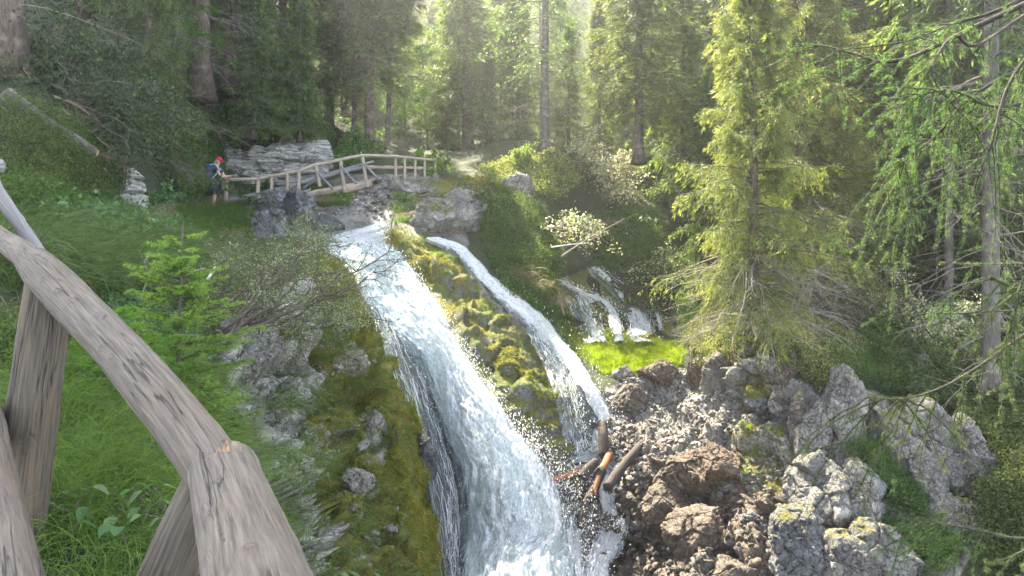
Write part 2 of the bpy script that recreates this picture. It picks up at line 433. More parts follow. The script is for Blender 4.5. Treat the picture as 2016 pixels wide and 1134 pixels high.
M = {}
M['rock'] = rock('rock_and_moss')
M['boulder'] = rock('grey_boulder_rock', (0.30, 0.30, 0.31), (0.17, 0.17, 0.18), (0.045, 0.045, 0.05))
M['pale_rock'] = rock('pale_limestone', (0.38, 0.36, 0.33), (0.23, 0.215, 0.195), (0.075, 0.07, 0.066))
M['strata'] = strata_rock('layered_limestone')
M['log'] = weathered('weathered_log')
M['log_dark'] = weathered('weathered_post', (0.115, 0.095, 0.072), (0.035, 0.029, 0.024), (0.13, 0.085, 0.045), 1.0, 0.5)
M['pole'] = weathered('pale_pole', (0.26, 0.25, 0.255), (0.15, 0.14, 0.14), (0.24, 0.21, 0.17), 1.6, 0.2)
M['rail'] = weathered('bridge_timber', (0.40, 0.34, 0.28), (0.22, 0.18, 0.145), (0.40, 0.29, 0.20), 0.5, 0.5)
M['brace'] = weathered('bridge_brace', (0.24, 0.24, 0.26), (0.13, 0.13, 0.14), (0.2, 0.18, 0.16), 0.5, 0.2)
M['wet_wood'] = weathered('wet_dark_wood', (0.055, 0.045, 0.042), (0.015, 0.012, 0.012), (0.12, 0.06, 0.04), 0.6, 0.5)
M['red_wood'] = weathered('stripped_reddish_wood', (0.30, 0.13, 0.065), (0.10, 0.045, 0.028), (0.38, 0.19, 0.10), 0.6, 0.6)
M['cut_wood'] = plain('fresh_cut_wood', (0.45, 0.29, 0.13), 0.8)
M['dead'] = plain('dead_twigs', (0.22, 0.19, 0.165), 0.9, 0.2)
M['root'] = plain('bare_roots', (0.16, 0.12, 0.09), 0.9, 0.2)
M['palestick'] = plain('bleached_stick', (0.45, 0.41, 0.36), 0.9, 0.2)
M['stem'] = plain('shrub_stems', (0.095, 0.080, 0.064), 0.9, 0.2)
M['bark_spruce'] = bark('spruce_bark', (0.050, 0.038, 0.031), (0.135, 0.105, 0.085))
M['bark_grey'] = bark('grey_bark', (0.055, 0.050, 0.044), (0.130, 0.117, 0.10), 14)
M['bark_larch'] = bark('larch_bark', (0.025, 0.02, 0.018), (0.07, 0.055, 0.05))
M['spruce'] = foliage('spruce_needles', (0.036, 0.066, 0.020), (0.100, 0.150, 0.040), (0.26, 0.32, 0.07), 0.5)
M['spruce_warm'] = foliage('sunny_spruce_needles', (0.055, 0.080, 0.022), (0.13, 0.165, 0.040), (0.28, 0.33, 0.07), 0.45)  # warmer, lighter copy of spruce: sunlight put into the needle colour
M['larch'] = foliage('larch_needles', (0.045, 0.085, 0.024), (0.090, 0.150, 0.042), (0.15, 0.23, 0.07), 0.5)
M['sapling'] = foliage('young_spruce_needles', (0.030, 0.080, 0.012), (0.07, 0.16, 0.02), (0.26, 0.44, 0.05), 0.4)
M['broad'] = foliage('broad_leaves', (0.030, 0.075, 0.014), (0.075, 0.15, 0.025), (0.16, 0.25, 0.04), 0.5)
M['whitebeam'] = foliage('pale_backlit_leaves', (0.12, 0.17, 0.06), (0.30, 0.34, 0.16), (0.60, 0.58, 0.40), 0.5)  # pale leaves, whitened further to put the backlight into their colour
M['willow'] = foliage('grey_willow_leaves', (0.060, 0.090, 0.030), (0.15, 0.19, 0.075), (0.30, 0.33, 0.17), 0.4)
M['bilberry'] = foliage('bilberry_leaves', (0.022, 0.045, 0.010), (0.055, 0.100, 0.018), (0.12, 0.17, 0.03), 0.4)
M['rhodo'] = foliage('alpenrose_leaves', (0.045, 0.068, 0.018), (0.11, 0.145, 0.038), (0.30, 0.32, 0.09), 0.35)
M['pine'] = foliage('dwarf_pine_needles', (0.022, 0.048, 0.014), (0.056, 0.098, 0.028), (0.12, 0.20, 0.03), 0.35)
M['red_leaf'] = foliage('reddish_leaves', (0.06, 0.040, 0.02), (0.11, 0.06, 0.035), (0.16, 0.08, 0.05), 0.4)
M['herb'] = foliage('herb_leaves', (0.030, 0.095, 0.025), (0.075, 0.19, 0.05), (0.16, 0.30, 0.10), 0.45, 0.45, 0.4)
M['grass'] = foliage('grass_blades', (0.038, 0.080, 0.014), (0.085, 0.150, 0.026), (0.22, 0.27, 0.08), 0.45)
M['grass_shade'] = foliage('shade_darkened_grass', (0.028, 0.060, 0.011), (0.070, 0.118, 0.024), (0.16, 0.21, 0.08), 0.4)  # darker copy of grass: the left bank's shade is in the blade colour
M['grass_sun'] = foliage('sunlit_bank_grass', (0.085, 0.150, 0.010), (0.19, 0.27, 0.018), (0.34, 0.38, 0.05), 0.62)  # lit copy of grass: sunshine brightened into the blade colour
M['straw'] = foliage('dry_grass', (0.17, 0.13, 0.07), (0.34, 0.27, 0.16), (0.4, 0.33, 0.2), 0.4)
M['broad_dark'] = foliage('shaded_beech_leaves', (0.018, 0.042, 0.014), (0.045, 0.085, 0.024), (0.08, 0.13, 0.03), 0.4)  # dark copy of the broad leaves, shade painted into the colour
M['grass_moss'] = foliage('fresh_hanging_moss', (0.038, 0.060, 0.008), (0.095, 0.125, 0.018), (0.18, 0.20, 0.03), 0.4)
M['mosstuft'] = foliage('moss_tufts', (0.10, 0.10, 0.010), (0.28, 0.24, 0.020), (0.42, 0.36, 0.03), 0.4)
M['fall'] = white_water('falling_water', 0.35, 0.47)
M['veil'] = white_water('thin_water_veil', 0.53, 0.62)
M['fall_thin'] = white_water('thin_fall', 0.455, 0.56)
M['stream'] = white_water('rushing_stream', 0.44, 0.56)
M['drops'] = droplets('water_drops')
M['soil'] = plain('forest_soil', (0.026, 0.024, 0.014), 0.95, 0.15, 0.5, 3.0, 0.05)
# ------------------------------------------------------------------ terrain: one surface through surveyed points
CT = np.array([
 (-400,1250,2.8),(0,1240,2.9),(200,1230,3.0),(400,1250,3.2),(500,1260,3.8),(-600,1400,2.2),(300,1400,2.4),
 (0,1000,3.8),(200,1000,3.9),(350,1000,4.2),(450,1050,4.6),(-300,900,4.2),(100,850,4.7),(250,850,5),(380,880,5.4),
 (100,700,6.2),(250,700,6.8),(380,740,7.5),(-200,600,6.5),(0,600,7),(150,580,8),(300,590,9.2),
 (-300,470,8),(0,480,8.5),(100,460,9.5),(220,450,12),(330,470,13),(0,420,9.5),(100,420,10.5),(200,420,13),
 (0,330,10.5),(100,330,11.5),(200,340,13.5),(0,240,11.5),(100,250,12.5),(0,150,14),(150,150,17),(0,0,18),(150,0,22),
 (-300,300,10),(-300,100,13),(-300,-50,16),(-600,300,9),(-600,0,12),(-600,700,5),
 (200,290,14.5),(255,380,16),(250,330,16),(310,400,19),(300,300,20),(300,200,22),(350,370,22),
 (420,407,25),(380,440,21),(440,430,22),(480,400,25.5),(560,390,26),(430,310,28.7),(500,340,29),(560,310,29.7),(620,320,30.2),
 (440,275,29.2),(540,272,30.2),(430,200,30),(540,200,32),(620,250,32),(500,388,27.7),(600,372,28.2),(400,320,27),(360,250,26),
 (450,480,19.5),(560,480,20),(400,490,17),(360,480,16),(480,560,14),(400,600,11),(560,600,14),(620,540,17),
 (640,510,18.5),(700,560,17.8),(720,640,16.6),(740,760,15),(770,900,14),(800,1020,13.2),(830,1134,12.6),(850,1300,11.5),
 (600,700,12.5),(640,800,12.3),(600,900,10.5),(680,950,12),(560,1000,8.5),(640,1050,10),(600,1134,7.5),(700,1134,10.5),(560,1260,5.5),(700,1300,9),
 (500,720,10),(480,850,7.5),(500,950,7),
 (740,455,22),(650,480,20.5),(700,500,20.2),(760,530,19.5),(760,590,18.4),(830,700,17),(870,800,16.6),(930,850,16),(960,950,15.6),(1030,1000,15.1),(980,1134,14.4),(1060,1134,14.2),(1100,1300,13),
 (850,880,16.3),(870,1000,15.6),(860,1100,14.8),
 (740,420,23.5),(700,400,24.5),(760,380,25.5),(720,365,27),(660,420,24),(640,400,25.5),(600,440,23),(820,400,25),(820,345,29),(860,335,30),(780,355,28),(700,340,29),
 (830,470,21.8),(880,530,20.5),(900,620,18.6),(960,620,19),(970,700,17.6),(1040,720,17.6),(1050,800,16.8),(1110,800,17),(1080,880,16.4),(1130,850,17.2),
 (860,482,22),(940,560,20.8),(1050,650,19.4),(1130,740,18.6),(1190,830,18.1),(1215,900,17.6),(1150,930,16.8),(1100,940,16.3),(1200,1000,16.8),(1210,1080,16),(1190,1134,15.3),(1180,1300,13.5),
 (900,430,23.8),(880,390,25.7),(930,470,23),(980,400,24.5),(1000,480,22.5),(1050,520,22),(1080,600,21.2),(1100,640,20.8),(940,350,29),(1000,330,28.5),(1080,330,28),(1050,400,25.5),(1150,450,28),(1160,400,29),(1250,460,27.5),(1240,400,29),(1300,450,27),
 (1130,575,23),(1180,545,25.5),(1250,560,26),(1200,620,23.5),(1270,620,25),(1300,650,24.3),(1220,655,22.5),
 (1150,690,20.3),(1270,690,20),(1340,690,19.3),(1200,720,19.4),(1300,730,18.9),
 (1220,780,18.2),(1290,800,17.8),(1350,770,18.5),(1250,880,16.5),(1350,880,15.7),(1250,980,15.6),(1290,1050,15),(1300,1134,13.8),(1400,1000,14.8),(1400,1134,12.8),(1430,900,15.1),(1400,780,17.4),(1440,720,16.8),(1480,655,16.6),(1400,680,18),(1530,720,15.8),(1500,800,15.8),(1540,870,15.0),(1500,940,14.3),(1580,860,14.8),(1570,780,15.2),(1640,840,14.9),(1640,780,15.3),(1560,690,16.6),(1650,700,16.8),(1580,640,19.5),(1700,640,21),(1720,760,15.8),(1740,820,15.1),(1800,760,16.3),(1600,930,13.6),(1660,960,13.4),(1560,1010,13.2),(1640,1060,12.6),(1600,1134,11.9),(1760,950,13.8),(1840,880,14.3),(1880,980,13.8),(1740,1060,12.4),(1850,1060,12.7),(1800,1134,11.5),(1950,900,14.2),(1960,1030,12.5),(2000,1134,11),(1950,780,16.5),(2050,850,14),(2200,1000,11),(2300,800,13.5),(2300,1200,8.5),(1900,700,19),(1800,650,22),(2100,700,18),(1500,600,22),(1600,590,26),(1400,640,21.5),(1350,600,24),(1700,590,27),(1900,620,25),(2200,640,22),
 (1300,1300,12),(1600,1300,10.3),(2000,1300,9),(1050,1450,12.2),(1400,1450,11)], float)
TI = TPS(CT[:, :2], 1.0 / CT[:, 2], 2e-4)
def depth(px, py): return 1.0 / np.clip(TI(px, py), 1 / 60.0, 1 / 1.5)
def G(px, py): return P(px, py, depth(px, py))

gx = np.concatenate([np.arange(-700, -40, 22), np.arange(-40, 2060, 4), np.arange(2060, 2500, 22)]).astype(float)
gy = np.concatenate([np.arange(-60, 250, 12), np.arange(250, 1150, 4), np.arange(1150, 1400, 16)]).astype(float)
PX, PY = np.meshgrid(gx, gy)
DZ = depth(PX, PY)
B0 = P(PX, PY, DZ)
nx, ny = len(gx), len(gy)
def grid_normals(Vg):
    du = np.gradient(Vg, axis=1); dv = np.gradient(Vg, axis=0)
    n = unit(np.cross(dv, du)); n[n[..., 1] > 0.2] *= -1
    return n
NB = grid_normals(B0)
# region weights (soft, broken edges)
wob = np.stack([fbm(B0, 0.8, 4, 31), fbm(B0, 0.8, 4, 47)], -1) * (420.0 / DZ)[..., None]
WX, WY = PX + wob[..., 0], PY + wob[..., 1]
def box_blur(a, r):
    for ax in (0, 1):
        k = np.ones(2 * r + 1) / (2 * r + 1)
        a = np.apply_along_axis(lambda v: np.convolve(np.pad(v, r, mode='edge'), k, 'valid'), ax, a)
    return a
def reg(*polys, soft=2):
    m = np.zeros(PX.shape, bool)
    for p in polys: m |= in_poly(WX, WY, p)
    return box_blur(m.astype(float), soft)
CLIFF_L = [(600,505),(690,525),(740,640),(830,800),(870,1000),(890,1180),(640,1180),(560,900),(640,780),(600,640)]
BARE_L = [(430,640),(620,560),(700,700),(740,900),(800,1180),(480,1180),(470,900)]
MID = [(740,445),(860,470),(960,580),(1050,660),(1140,760),(1190,850),(1180,930),(1120,960),(1060,900),(930,740),(830,580)]
BED = [(600,470),(480,470),(490,400),(620,380),(700,345),(860,335),(900,400),(930,480),(860,490),(740,470)]
RGT = [(1190,760),(1340,720),(1400,690),(1520,640),(1560,720),(1560,1180),(1180,1180),(1230,1000),(1210,860)]
RGREY = [(1540,760),(1740,780),(1780,800),(1930,880),(1940,1060),(1860,1180),(1500,1180),(1500,980),(1560,900)]
POOL = [(1060,880),(1150,850),(1210,800),(1260,880),(1260,1180),(1100,1180)]
FALLW = [(640,460),(760,450),(860,560),(960,740),(1080,900),(1180,1200),(880,1200),(860,960),(800,760),(690,560)]
BACKF = [(1080,560),(1190,530),(1290,560),(1330,670),(1200,680),(1110,640)]
GULLY = [(1120,390),(1280,390),(1320,540),(1120,540)]
r_cl, r_bl, r_mid, r_bed, r_rg, r_gy = (reg(p) for p in (CLIFF_L, BARE_L, MID, BED, RGT, RGREY))
r_pool, r_fall, r_back, r_gul = (reg(p) for p in (POOL, FALLW, BACKF, GULLY))
rockw = np.clip(r_cl + .8 * r_bl + r_mid + r_bed + r_rg + r_gy + r_pool + r_fall + r_back, 0, 1)
# displacement along the normal
dsp = 0.16 * fbm(B0, 0.55, 3, 3) + 0.07 * fbm(B0, 1.9, 3, 5) * (1 - rockw)
q = B0 + 0.25 * np.stack([fbm(B0, 1.3, 2, 61), fbm(B0, 1.3, 2, 62), fbm(B0, 1.3, 2, 63)], -1)
qs = q * np.array([1.0, 1.0, 1.9])
v, e = shards(qs * 0.8, 11); blk = v * 0.42 - 0.16 * sstep(0.10, 0.0, e)
v, e = shards(q * 2.3, 21); blk2 = v * 0.17 - 0.06 * sstep(0.10, 0.0, e)
v, e = shards(q * 6.5, 41); blk3 = v * 0.065 - 0.02 * sstep(0.12, 0.0, e)
rough = 0.05 * fbm(B0, 5.0, 4, 71)
vert = np.clip(r_gy, 0, 1)
qv = q @ np.array([[.94, 0, .34], [0, 1, 0], [-.34, 0, .94]]).T
f1, f2, c4 = worley(qv * np.array([1.25, .8, 0.42]), 91); vb = (c4 - 0.5) * 0.5 - 0.38 * sstep(0.13, 0.0, f2 - f1)
# bedding steps over the stream bed and the middle rock
zz = B0[..., 2] * 1.0 + 0.12 * fbm(B0, 0.7, 3, 81) + 0.10 * B0[..., 0]
stp = np.abs((zz * 2.6) % 1.0 - 0.5) * 0.22 + np.abs((zz * 6.1) % 1.0 - 0.5) * 0.09
layer = np.clip(r_bed + 0.7 * r_mid, 0, 1)
# broken horizontal ledges on the left cliff
lz = zz * 1.35 + 0.35 * fbm(B0, 1.1, 3, 83); lf = lz - np.floor(lz); ledge = 0.42 * (sstep(0, .25, lf) * sstep(1.0, .45, lf)) - 0.16 + 0.16 * (_h(np.floor(lz).astype(np.int64), np.floor(B0[..., 0] * 1.3).astype(np.int64), 0 * nx + np.zeros_like(lz, np.int64), 3) - .5)
# vertical drip folds on the moss cliffs
fold = 0.42 * (1 - np.abs(fbm(B0 * np.array([1.0, 1.0, 0.22]), 1.3, 3, 101))) ** 3 - 0.2 + 0.10 * np.abs(fbm(B0, 3.0, 3, 103))
blocky = np.clip(0.85 * r_rg + 0.95 * r_bl + 0.6 * r_pool + 0.55 * r_mid + 0.4 * r_cl + 0.30 * r_gy, 0, 1.0)
dsp += blocky * (blk + blk2 + 1.1 * blk3) + rockw * rough + vert * vb + layer * (stp - 0.06) + np.clip(.9 * r_bl + .25 * r_cl, 0, 1) * ledge
dsp += 0.8 * np.clip(r_cl + 0.30 * r_mid * (PY > 640), 0, 1) * fold
# moss draped bulges and hollows of the cliff beside the main fall (px, py, half width, half height, metres)
bump = np.zeros_like(PX)
for bx, by_, rx_, ry_, am in ((640,525,46,26,.30),(690,560,34,50,.34),(715,640,30,70,.42),(672,640,34,46,.30),(742,720,30,80,.46),(700,735,30,60,.34),(760,815,28,90,.50),(722,830,26,70,.36),(778,915,28,90,.52),(800,1010,30,100,.55),(752,965,26,90,.42),(770,1090,34,90,.50),(820,1110,30,80,.45),(655,735,30,40,.32),(640,830,40,34,.36),(610,690,36,30,.30),(590,770,40,30,.34),(560,840,36,34,.32),(660,905,36,40,.34),(705,1000,34,60,.40),(610,960,44,36,.34),(650,1060,40,50,.36),(540,720,40,30,.3),(500,790,40,36,.3),(700,905,24,44,-.45),(620,875,34,22,-.30),(690,800,22,30,-.30),(560,900,34,24,-.30),(640,1000,30,26,-.3),(730,1100,26,60,-.4)):
    wx_, wy_ = PX + wob[..., 0] * .35, PY + wob[..., 1] * .35; d2 = ((wx_ - bx) / rx_) ** 2 + ((wy_ - by_) / ry_) ** 2
    bump += am * np.sqrt(np.clip(1 - d2, 0, 1)) * (0.75 + .5 * fbm(B0, 2.2, 2, 7))
dsp *= 1 - 0.6 * r_fall - 0.8 * r_back * (1 - r_fall)
dsp -= 0.12 * r_fall + 0.06 * r_back
B1 = B0 + NB * dsp[..., None] + np.array([.15, -1.0, .2]) * (bump * 0.85)[..., None]
NS = grid_normals(B1)
B1 = B1 + NS * (rockw * 0.022 * fbm(B1, 14, 3, 111))[..., None]
NS = grid_normals(B1)
# masks: moss, soil, wet and slab gaps, turf
turf = 1 - np.clip(rockw * 1.15, 0, 1)
turf = np.maximum(turf, 0.24 * r_bl)
turf = np.maximum(turf, reg([(1130,640),(1300,650),(1360,670),(1340,730),(1180,740),(1100,680)]))
PATHP = [(250,440),(420,415),(500,395),(640,372),(720,352),(700,340),(600,365),(480,385),(400,395),(300,400)]
r_path = reg(PATHP)
turf *= 1 - 0.9 * r_path
soil = np.clip((0.36 + 0.34 * sstep(880, 960, PY + 0.35 * (1400 - PX)) + 0.25 * fbm(B0, 1.1, 3, 131)) * r_rg + 0.9 * r_path + 0.28 * r_pool, 0, 1) * (1 - 0.8 * r_gy) + .45 * r_gy
soil = np.maximum(soil, 0.9 * reg([(120,190),(260,230),(330,330),(330,430),(240,400),(150,260)]))
soil = np.maximum(soil, 0.7 * reg([(200,600),(360,640),(420,800),(480,880),(430,900),(200,700)]))
moss = np.clip(0.95 * r_cl + 0.50 * r_mid + 0.20 * r_bed + 0.20 * r_bl + 0.9 * r_back + 0.55 * r_gul, 0, 1)
moss *= np.clip(1 - 0.75 * reg([(690,850),(725,860),(735,960),(700,990),(680,920)], [(600,850),(660,865),(640,910),(590,890)], [(540,880),(590,890),(590,930),(540,920)], [(620,980),(680,1000),(690,1130),(640,1130)], [(600,600),(640,610),(630,650),(590,640)], [(650,690),(690,700),(680,760),(650,750)]), 0, 1)
moss = np.maximum(moss, 0.55 * reg([(1400,880),(1560,840),(1540,960),(1420,960)], [(1430,740),(1530,730),(1520,830),(1440,800)], [(1330,640),(1500,620),(1560,700),(1400,740)]))
moss = np.maximum(moss, 0.8 * reg([(760,370),(900,350),(940,380),(800,400)], [(880,330),(1010,330),(1000,360),(900,370)]))
wet = np.clip(0.95 * r_fall + 0.75 * r_pool + 0.72 * r_mid + 0.35 * r_bed * (PY > 400) + 0.55 * r_cl * sstep(690, 800, PX - 0.12 * (PY - 700)) + 0.8 * r_back + 0.5 * r_gul, 0, 1)
wet = np.maximum(wet, 0.55 * r_gy)  # also darkens the ground between the grey slabs so they stand out
wet = np.maximum(wet, 0.55 * reg([(1180,760),(1300,820),(1260,900),(1320,980),(1420,1010),(1500,1180),(1180,1180)]) )
MASK = np.stack([moss, soil, wet, turf], -1)
idx = np.arange(nx * ny).reshape(ny, nx)
FQ = np.stack([idx[:-1, :-1], idx[1:, :-1], idx[1:, 1:], idx[:-1, 1:]], -1)
cX, cY = PX[:-1, :-1], PY[:-1, :-1]; cD = DZ[:-1, :-1]
keep = ((cX < 640) | (cY > 270)) & (cD < 33)
left = (cX < 700) & ((cX < 560) | (cY > 500) | (cX + (500 - cY) * 0.4 < 620))
rightm = (cX > 1190) & (cY > 500)
def part(name, m):
    f = FQ[m & keep].reshape(-1, 4); u, inv = np.unique(f.ravel(), return_inverse=True)
    o = obj(name, B1.reshape(-1, 3)[u], inv.reshape(-1, 4), M['rock'], None, True, {'mask': MASK.reshape(-1, 4)[u]})
    return tag(o, kind='structure')
part('left_bank', left); part('rocky_bank', rightm & ~left); part('stream_bed', ~left & ~rightm)

# quick lookups on the finished surface
def surf(px, py):
    fx = np.interp(px, gx, np.arange(nx)); fy = np.interp(py, gy, np.arange(ny))
    i = np.clip(fx.astype(int) if hasattr(fx, 'astype') else int(fx), 0, nx - 2); j = np.clip(fy.astype(int) if hasattr(fy, 'astype') else int(fy), 0, ny - 2)
    a = (fx - i)[..., None] if np.ndim(fx) else fx - i; b = (fy - j)[..., None] if np.ndim(fy) else fy - j
    p = B1[j, i] * (1 - a) * (1 - b) + B1[j, i + 1] * a * (1 - b) + B1[j + 1, i] * (1 - a) * b + B1[j + 1, i + 1] * a * b
    return p, NS[j, i]
def scatter(poly, n, soft=0.0, test=None):
    "n points over the surface inside a region, even per square metre"
    xs = [p[0] for p in poly]; ys = [p[1] for p in poly]
    jj, ii = np.nonzero(in_poly(WX[:-1, :-1] if soft else cX, WY[:-1, :-1] if soft else cY, poly))
    e1 = B0[jj, ii + 1] - B0[jj, ii]; e2 = B0[jj + 1, ii] - B0[jj, ii]
    ar = np.linalg.norm(np.cross(e1, e2), axis=1); ar = np.minimum(ar, np.percentile(ar, 97))
    k = RNG.choice(len(jj), size=n, p=ar / ar.sum()); a, b = rnd(n, 1), rnd(n, 1)
    j, i = jj[k], ii[k]
    p = B1[j, i] * (1 - a) * (1 - b) + B1[j, i + 1] * a * (1 - b) + B1[j + 1, i] * (1 - a) * b + B1[j + 1, i + 1] * a * b
    return p, NS[j, i]

# ------------------------------------------------------------------ hillside behind, as a height field
sel = CT[(CT[:, 2] >= 21.5)]
hp = P(sel[:, 0], sel[:, 1], sel[:, 2]); hp[:, 2] -= 0.35
HC = np.vstack([hp, np.array([(-10.5,25,6.6),(-8,31,6.6),(-16,20,8.5),(-25,25,15),(-27,45,19),(-10,45,10),(-2,37,5.6),(0,46,7),(0,60,12),(0,95,36),(-35,95,46),(35,95,44),
 (5,30,3.6),(9,30,3.2),(8,42,5.5),(16,42,5),(13,24,0.2),(18,32,1.6),(27,42,7),(27,25,2),(38,60,18),(70,70,36),(-70,70,48),(-45,22,30),(15,15.5,-3.2),(24,14,-3),(45,20,6),(0,130,60),(-90,120,75),(90,120,70)], float)])
HT = TPS(HC[:, :2], HC[:, 2], 1e-3)
def hz(x, y): return HT(np.asarray(x, float), np.asarray(y, float))
hxs = np.linspace(-95, 95, 230); hys = np.concatenate([np.linspace(21.5, 60, 150), np.linspace(60.6, 135, 80)])
HX, HY = np.meshgrid(hxs, hys); HZ = hz(HX, HY)
HV = np.stack([HX, HY, HZ], -1); HV[..., 2] += 0.5 * fbm(HV, 0.25, 4, 5) - 0.1
vis = np.abs(HX) < 12 + 0.9 * HY
hpx = 1008 + FOC * HV[..., 0] / HV[..., 1]; hpy = 567 - FOC * HV[..., 2] / HV[..., 1]
ins = (hpx > -690) & (hpx < 2490) & (hpy < 1390) & (hpy > np.where(hpx < 640, -55, 275))
fd = depth(hpx, hpy); vis &= ~(ins & (fd < np.where(hpx < 900, 31.5, 25.0)) & (HV[..., 1] < fd + 0.15))
hid = np.arange(HX.size).reshape(HX.shape)
HF = np.stack([hid[:-1, :-1], hid[:-1, 1:], hid[1:, 1:], hid[1:, :-1]], -1)[vis[:-1, :-1]].reshape(-1, 4)
hm = np.zeros((HX.size, 4)); hm[:, 3] = 0.80 + 0.25 * fbm(HV.reshape(-1, 3), 0.4, 3, 9); hm[:, 1] = 0.15
tag(obj('hillside', HV.reshape(-1, 3), HF, M['soil'], None, True), kind='structure')

# ------------------------------------------------------------------ boulders and rock pieces
def cube_sphere(n):
    t = np.tan(np.linspace(-1, 1, n + 1) * math.pi / 4); u, v = np.meshgrid(t, t); o = np.ones_like(u); Vs, Fs = [], []
    id0 = np.arange((n + 1) ** 2).reshape(n + 1, n + 1); k = 0
    for a in ((u, v, o), (v, u, -o), (o, u, v), (-o, v, u), (v, o, u), (u, -o, v)):
        Vs.append(unit(np.stack(a, -1).reshape(-1, 3)))
        Fs.append(np.stack([id0[:-1, :-1], id0[:-1, 1:], id0[1:, 1:], id0[1:, :-1]], -1).reshape(-1, 4) + k); k += (n + 1) ** 2
    V = np.vstack(Vs); F = np.vstack(Fs)
    key = np.round(V * 1e5).astype(np.int64); _, first, inv = np.unique(key, axis=0, return_index=True, return_inverse=True)
    return V[first], inv.ravel()[F]
CS40, CS64 = cube_sphere(36), cube_sphere(64)
def euler(rx, ry, rz):
    cx, sx, c_y, sy, cz, sz = math.cos(rx), math.sin(rx), math.cos(ry), math.sin(ry), math.cos(rz), math.sin(rz)
    return np.array([[cz, -sz, 0], [sz, cz, 0], [0, 0, 1]]) @ np.array([[c_y, 0, sy], [0, 1, 0], [-sy, 0, c_y]]) @ np.array([[1, 0, 0], [0, cx, -sx], [0, sx, cx]])
def boulder(name, c, size, rot, seed, mat, label=None, cat='rock', group=None, facets=18, mask=(0, 0, 0, 0), mossy=0.0, amp=1.0, hi=True):
    rg = np.random.default_rng(seed); D, F = CS64 if hi else CS40
    n = unit(rg.normal(size=(facets, 3))); d = 0.72 + 0.28 * rg.random(facets)
    rr = np.min(np.where(D @ n.T > 0.15, d / np.maximum(D @ n.T, 0.15), 9.0), axis=1); rr = np.minimum(rr, 1.15)
    V = D * rr[:, None]
    s = np.array(size, float); V = V * s; m = s.mean()
    N0 = unit(D / s)
    w = V + seed * 3.7
    v, e = shards(w * (1.5 / m), seed); V = V + N0 * (m * amp * (0.15 * v - 0.09 * sstep(.07, 0, e)))[:, None]
    v, e = shards(w * (4.5 / m), seed + 50); V = V + N0 * (m * amp * (0.05 * v - 0.02 * sstep(.1, 0, e)))[:, None]
    V = V + N0 * (m * (0.05 * fbm(w, 2.2 / m, 4, seed) + 0.028 * fbm(w, 9 / m, 3, seed + 1)))[:, None]
    V = V @ euler(*[R(a) for a in rot]).T
    mk = np.tile(np.array(mask, float), (len(V), 1))
    if mossy: mk[:, 0] = mossy * sstep(-0.1 * s[2], 0.6 * s[2], V[:, 2] + 0.3 * m * fbm(w, 2 / m, 3, seed + 9))
    o = obj(name, V, F, mat, None, True, {'mask': mk}); o.location = tuple(c)
    if label: tag(o, label, cat, group, 'thing')
    return o
def bl(px, py, dY, sx, sy, sz, rot, seed, mat, label, back=0.0, **k):
    if px > 1540 and py < 1150: back -= .38; k.setdefault('mossy', .34)
    lift = .30 * sz if py < 520 or px > 1540 else .12 * sz
    "boulder standing on the ground seen at a pixel"
    p, _ = surf(np.array([float(px)]), np.array([float(py)])); c = p[0] + np.array([0, back, lift])
    return boulder('boulder' if sz < 2.2 * sx else 'standing_rock', c, (sx, sy, sz), rot, seed, mat, label, **k)
BM, PM = M['boulder'], M['pale_rock']
bl(598, 440, 0, .52, .60, .86, (12, -28, 20), 3, BM, 'large dark split boulder leaning right above the waterfall lip', mask=(0, .1, .25, 0))
bl(640, 452, 0, .60, .50, .36, (0, 12, 0), 4, BM, 'flat dark rock at the foot of the leaning boulder, touching the stream', mask=(.25, .2, .5, 0))
bl(535, 412, 0, .62, .6, .48, (0, -10, 30), 5, BM, 'broad grey boulder just below the railing posts', mask=(0, .05, .15, 0))
bl(548, 455, 0, .36, .4, .58, (0, -12, 10), 6, BM, 'dark grey pointed boulder in the middle of the boulder pile', mask=(0, .05, .2, 0))
bl(513, 462, 0, .28, .3, .46, (0, 14, 0), 7, BM, 'smallest dark pointed rock at the left end of the boulder pile', mask=(0, .05, .2, 0))
bl(800, 380, 0, .85, .7, .34, (0, 6, 0), 8, PM, 'grey flat rock with mossy edge beside the stream bed', mossy=.35)
bl(908, 442, 0, .62, .55, .92, (-12, 24, 10), 9, PM, 'big white limestone block between the two falls', mossy=.3, facets=12)
bl(845, 445, 0, .72, .6, .55, (0, -8, 0), 10, PM, 'mossy grey rock overhanging the stream left of the white block', mossy=.5, mask=(0, .25, 0, 0))
bl(1022, 385, 0, .55, .5, .55, (0, 0, 20), 12, PM, 'pale rock half hidden under bushes below the sunlit knoll', mossy=.3)
bl(1278, 672, 0, .42, .4, .26, (0, 5, 0), 13, BM, 'sunlit mossy boulder on the bright grass ledge', mossy=.95, mask=(.6, .2, 0, 0))
bl(1225, 735, 0, .26, .25, .20, (0, 0, 0), 14, PM, 'small pale boulder at the edge of the dark gully', mask=(0, .3, 0, 0), hi=False)
bl(1245, 790, 0, .55, .5, .42, (10, 20, 0), 15, BM, 'dark brown broken boulder beside the narrow fall', mask=(.1, .6, .45, 0))
bl(1300, 740, 0, .50, .45, .36, (0, 10, 40), 16, BM, 'brown rock at the foot of the sunny grass ledge', mask=(.2, .7, .1, 0))
bl(1410, 755, 0, .30, .35, .62, (6, 8, 0), 17, PM, 'narrow upright rock slab under the tree roots', mask=(.2, .45, 0, 0), facets=10)
bl(1372, 740, 0, .24, .3, .46, (4, -4, 20), 18, PM, 'left of two upright slabs below the tree roots', mask=(.25, .6, 0, 0), facets=10)
bl(1490, 790, 0, .42, .42, .36, (0, 0, 0), 19, BM, 'golden moss cushion rock below the root mound', mossy=1.0, mask=(1, .2, 0, 0))
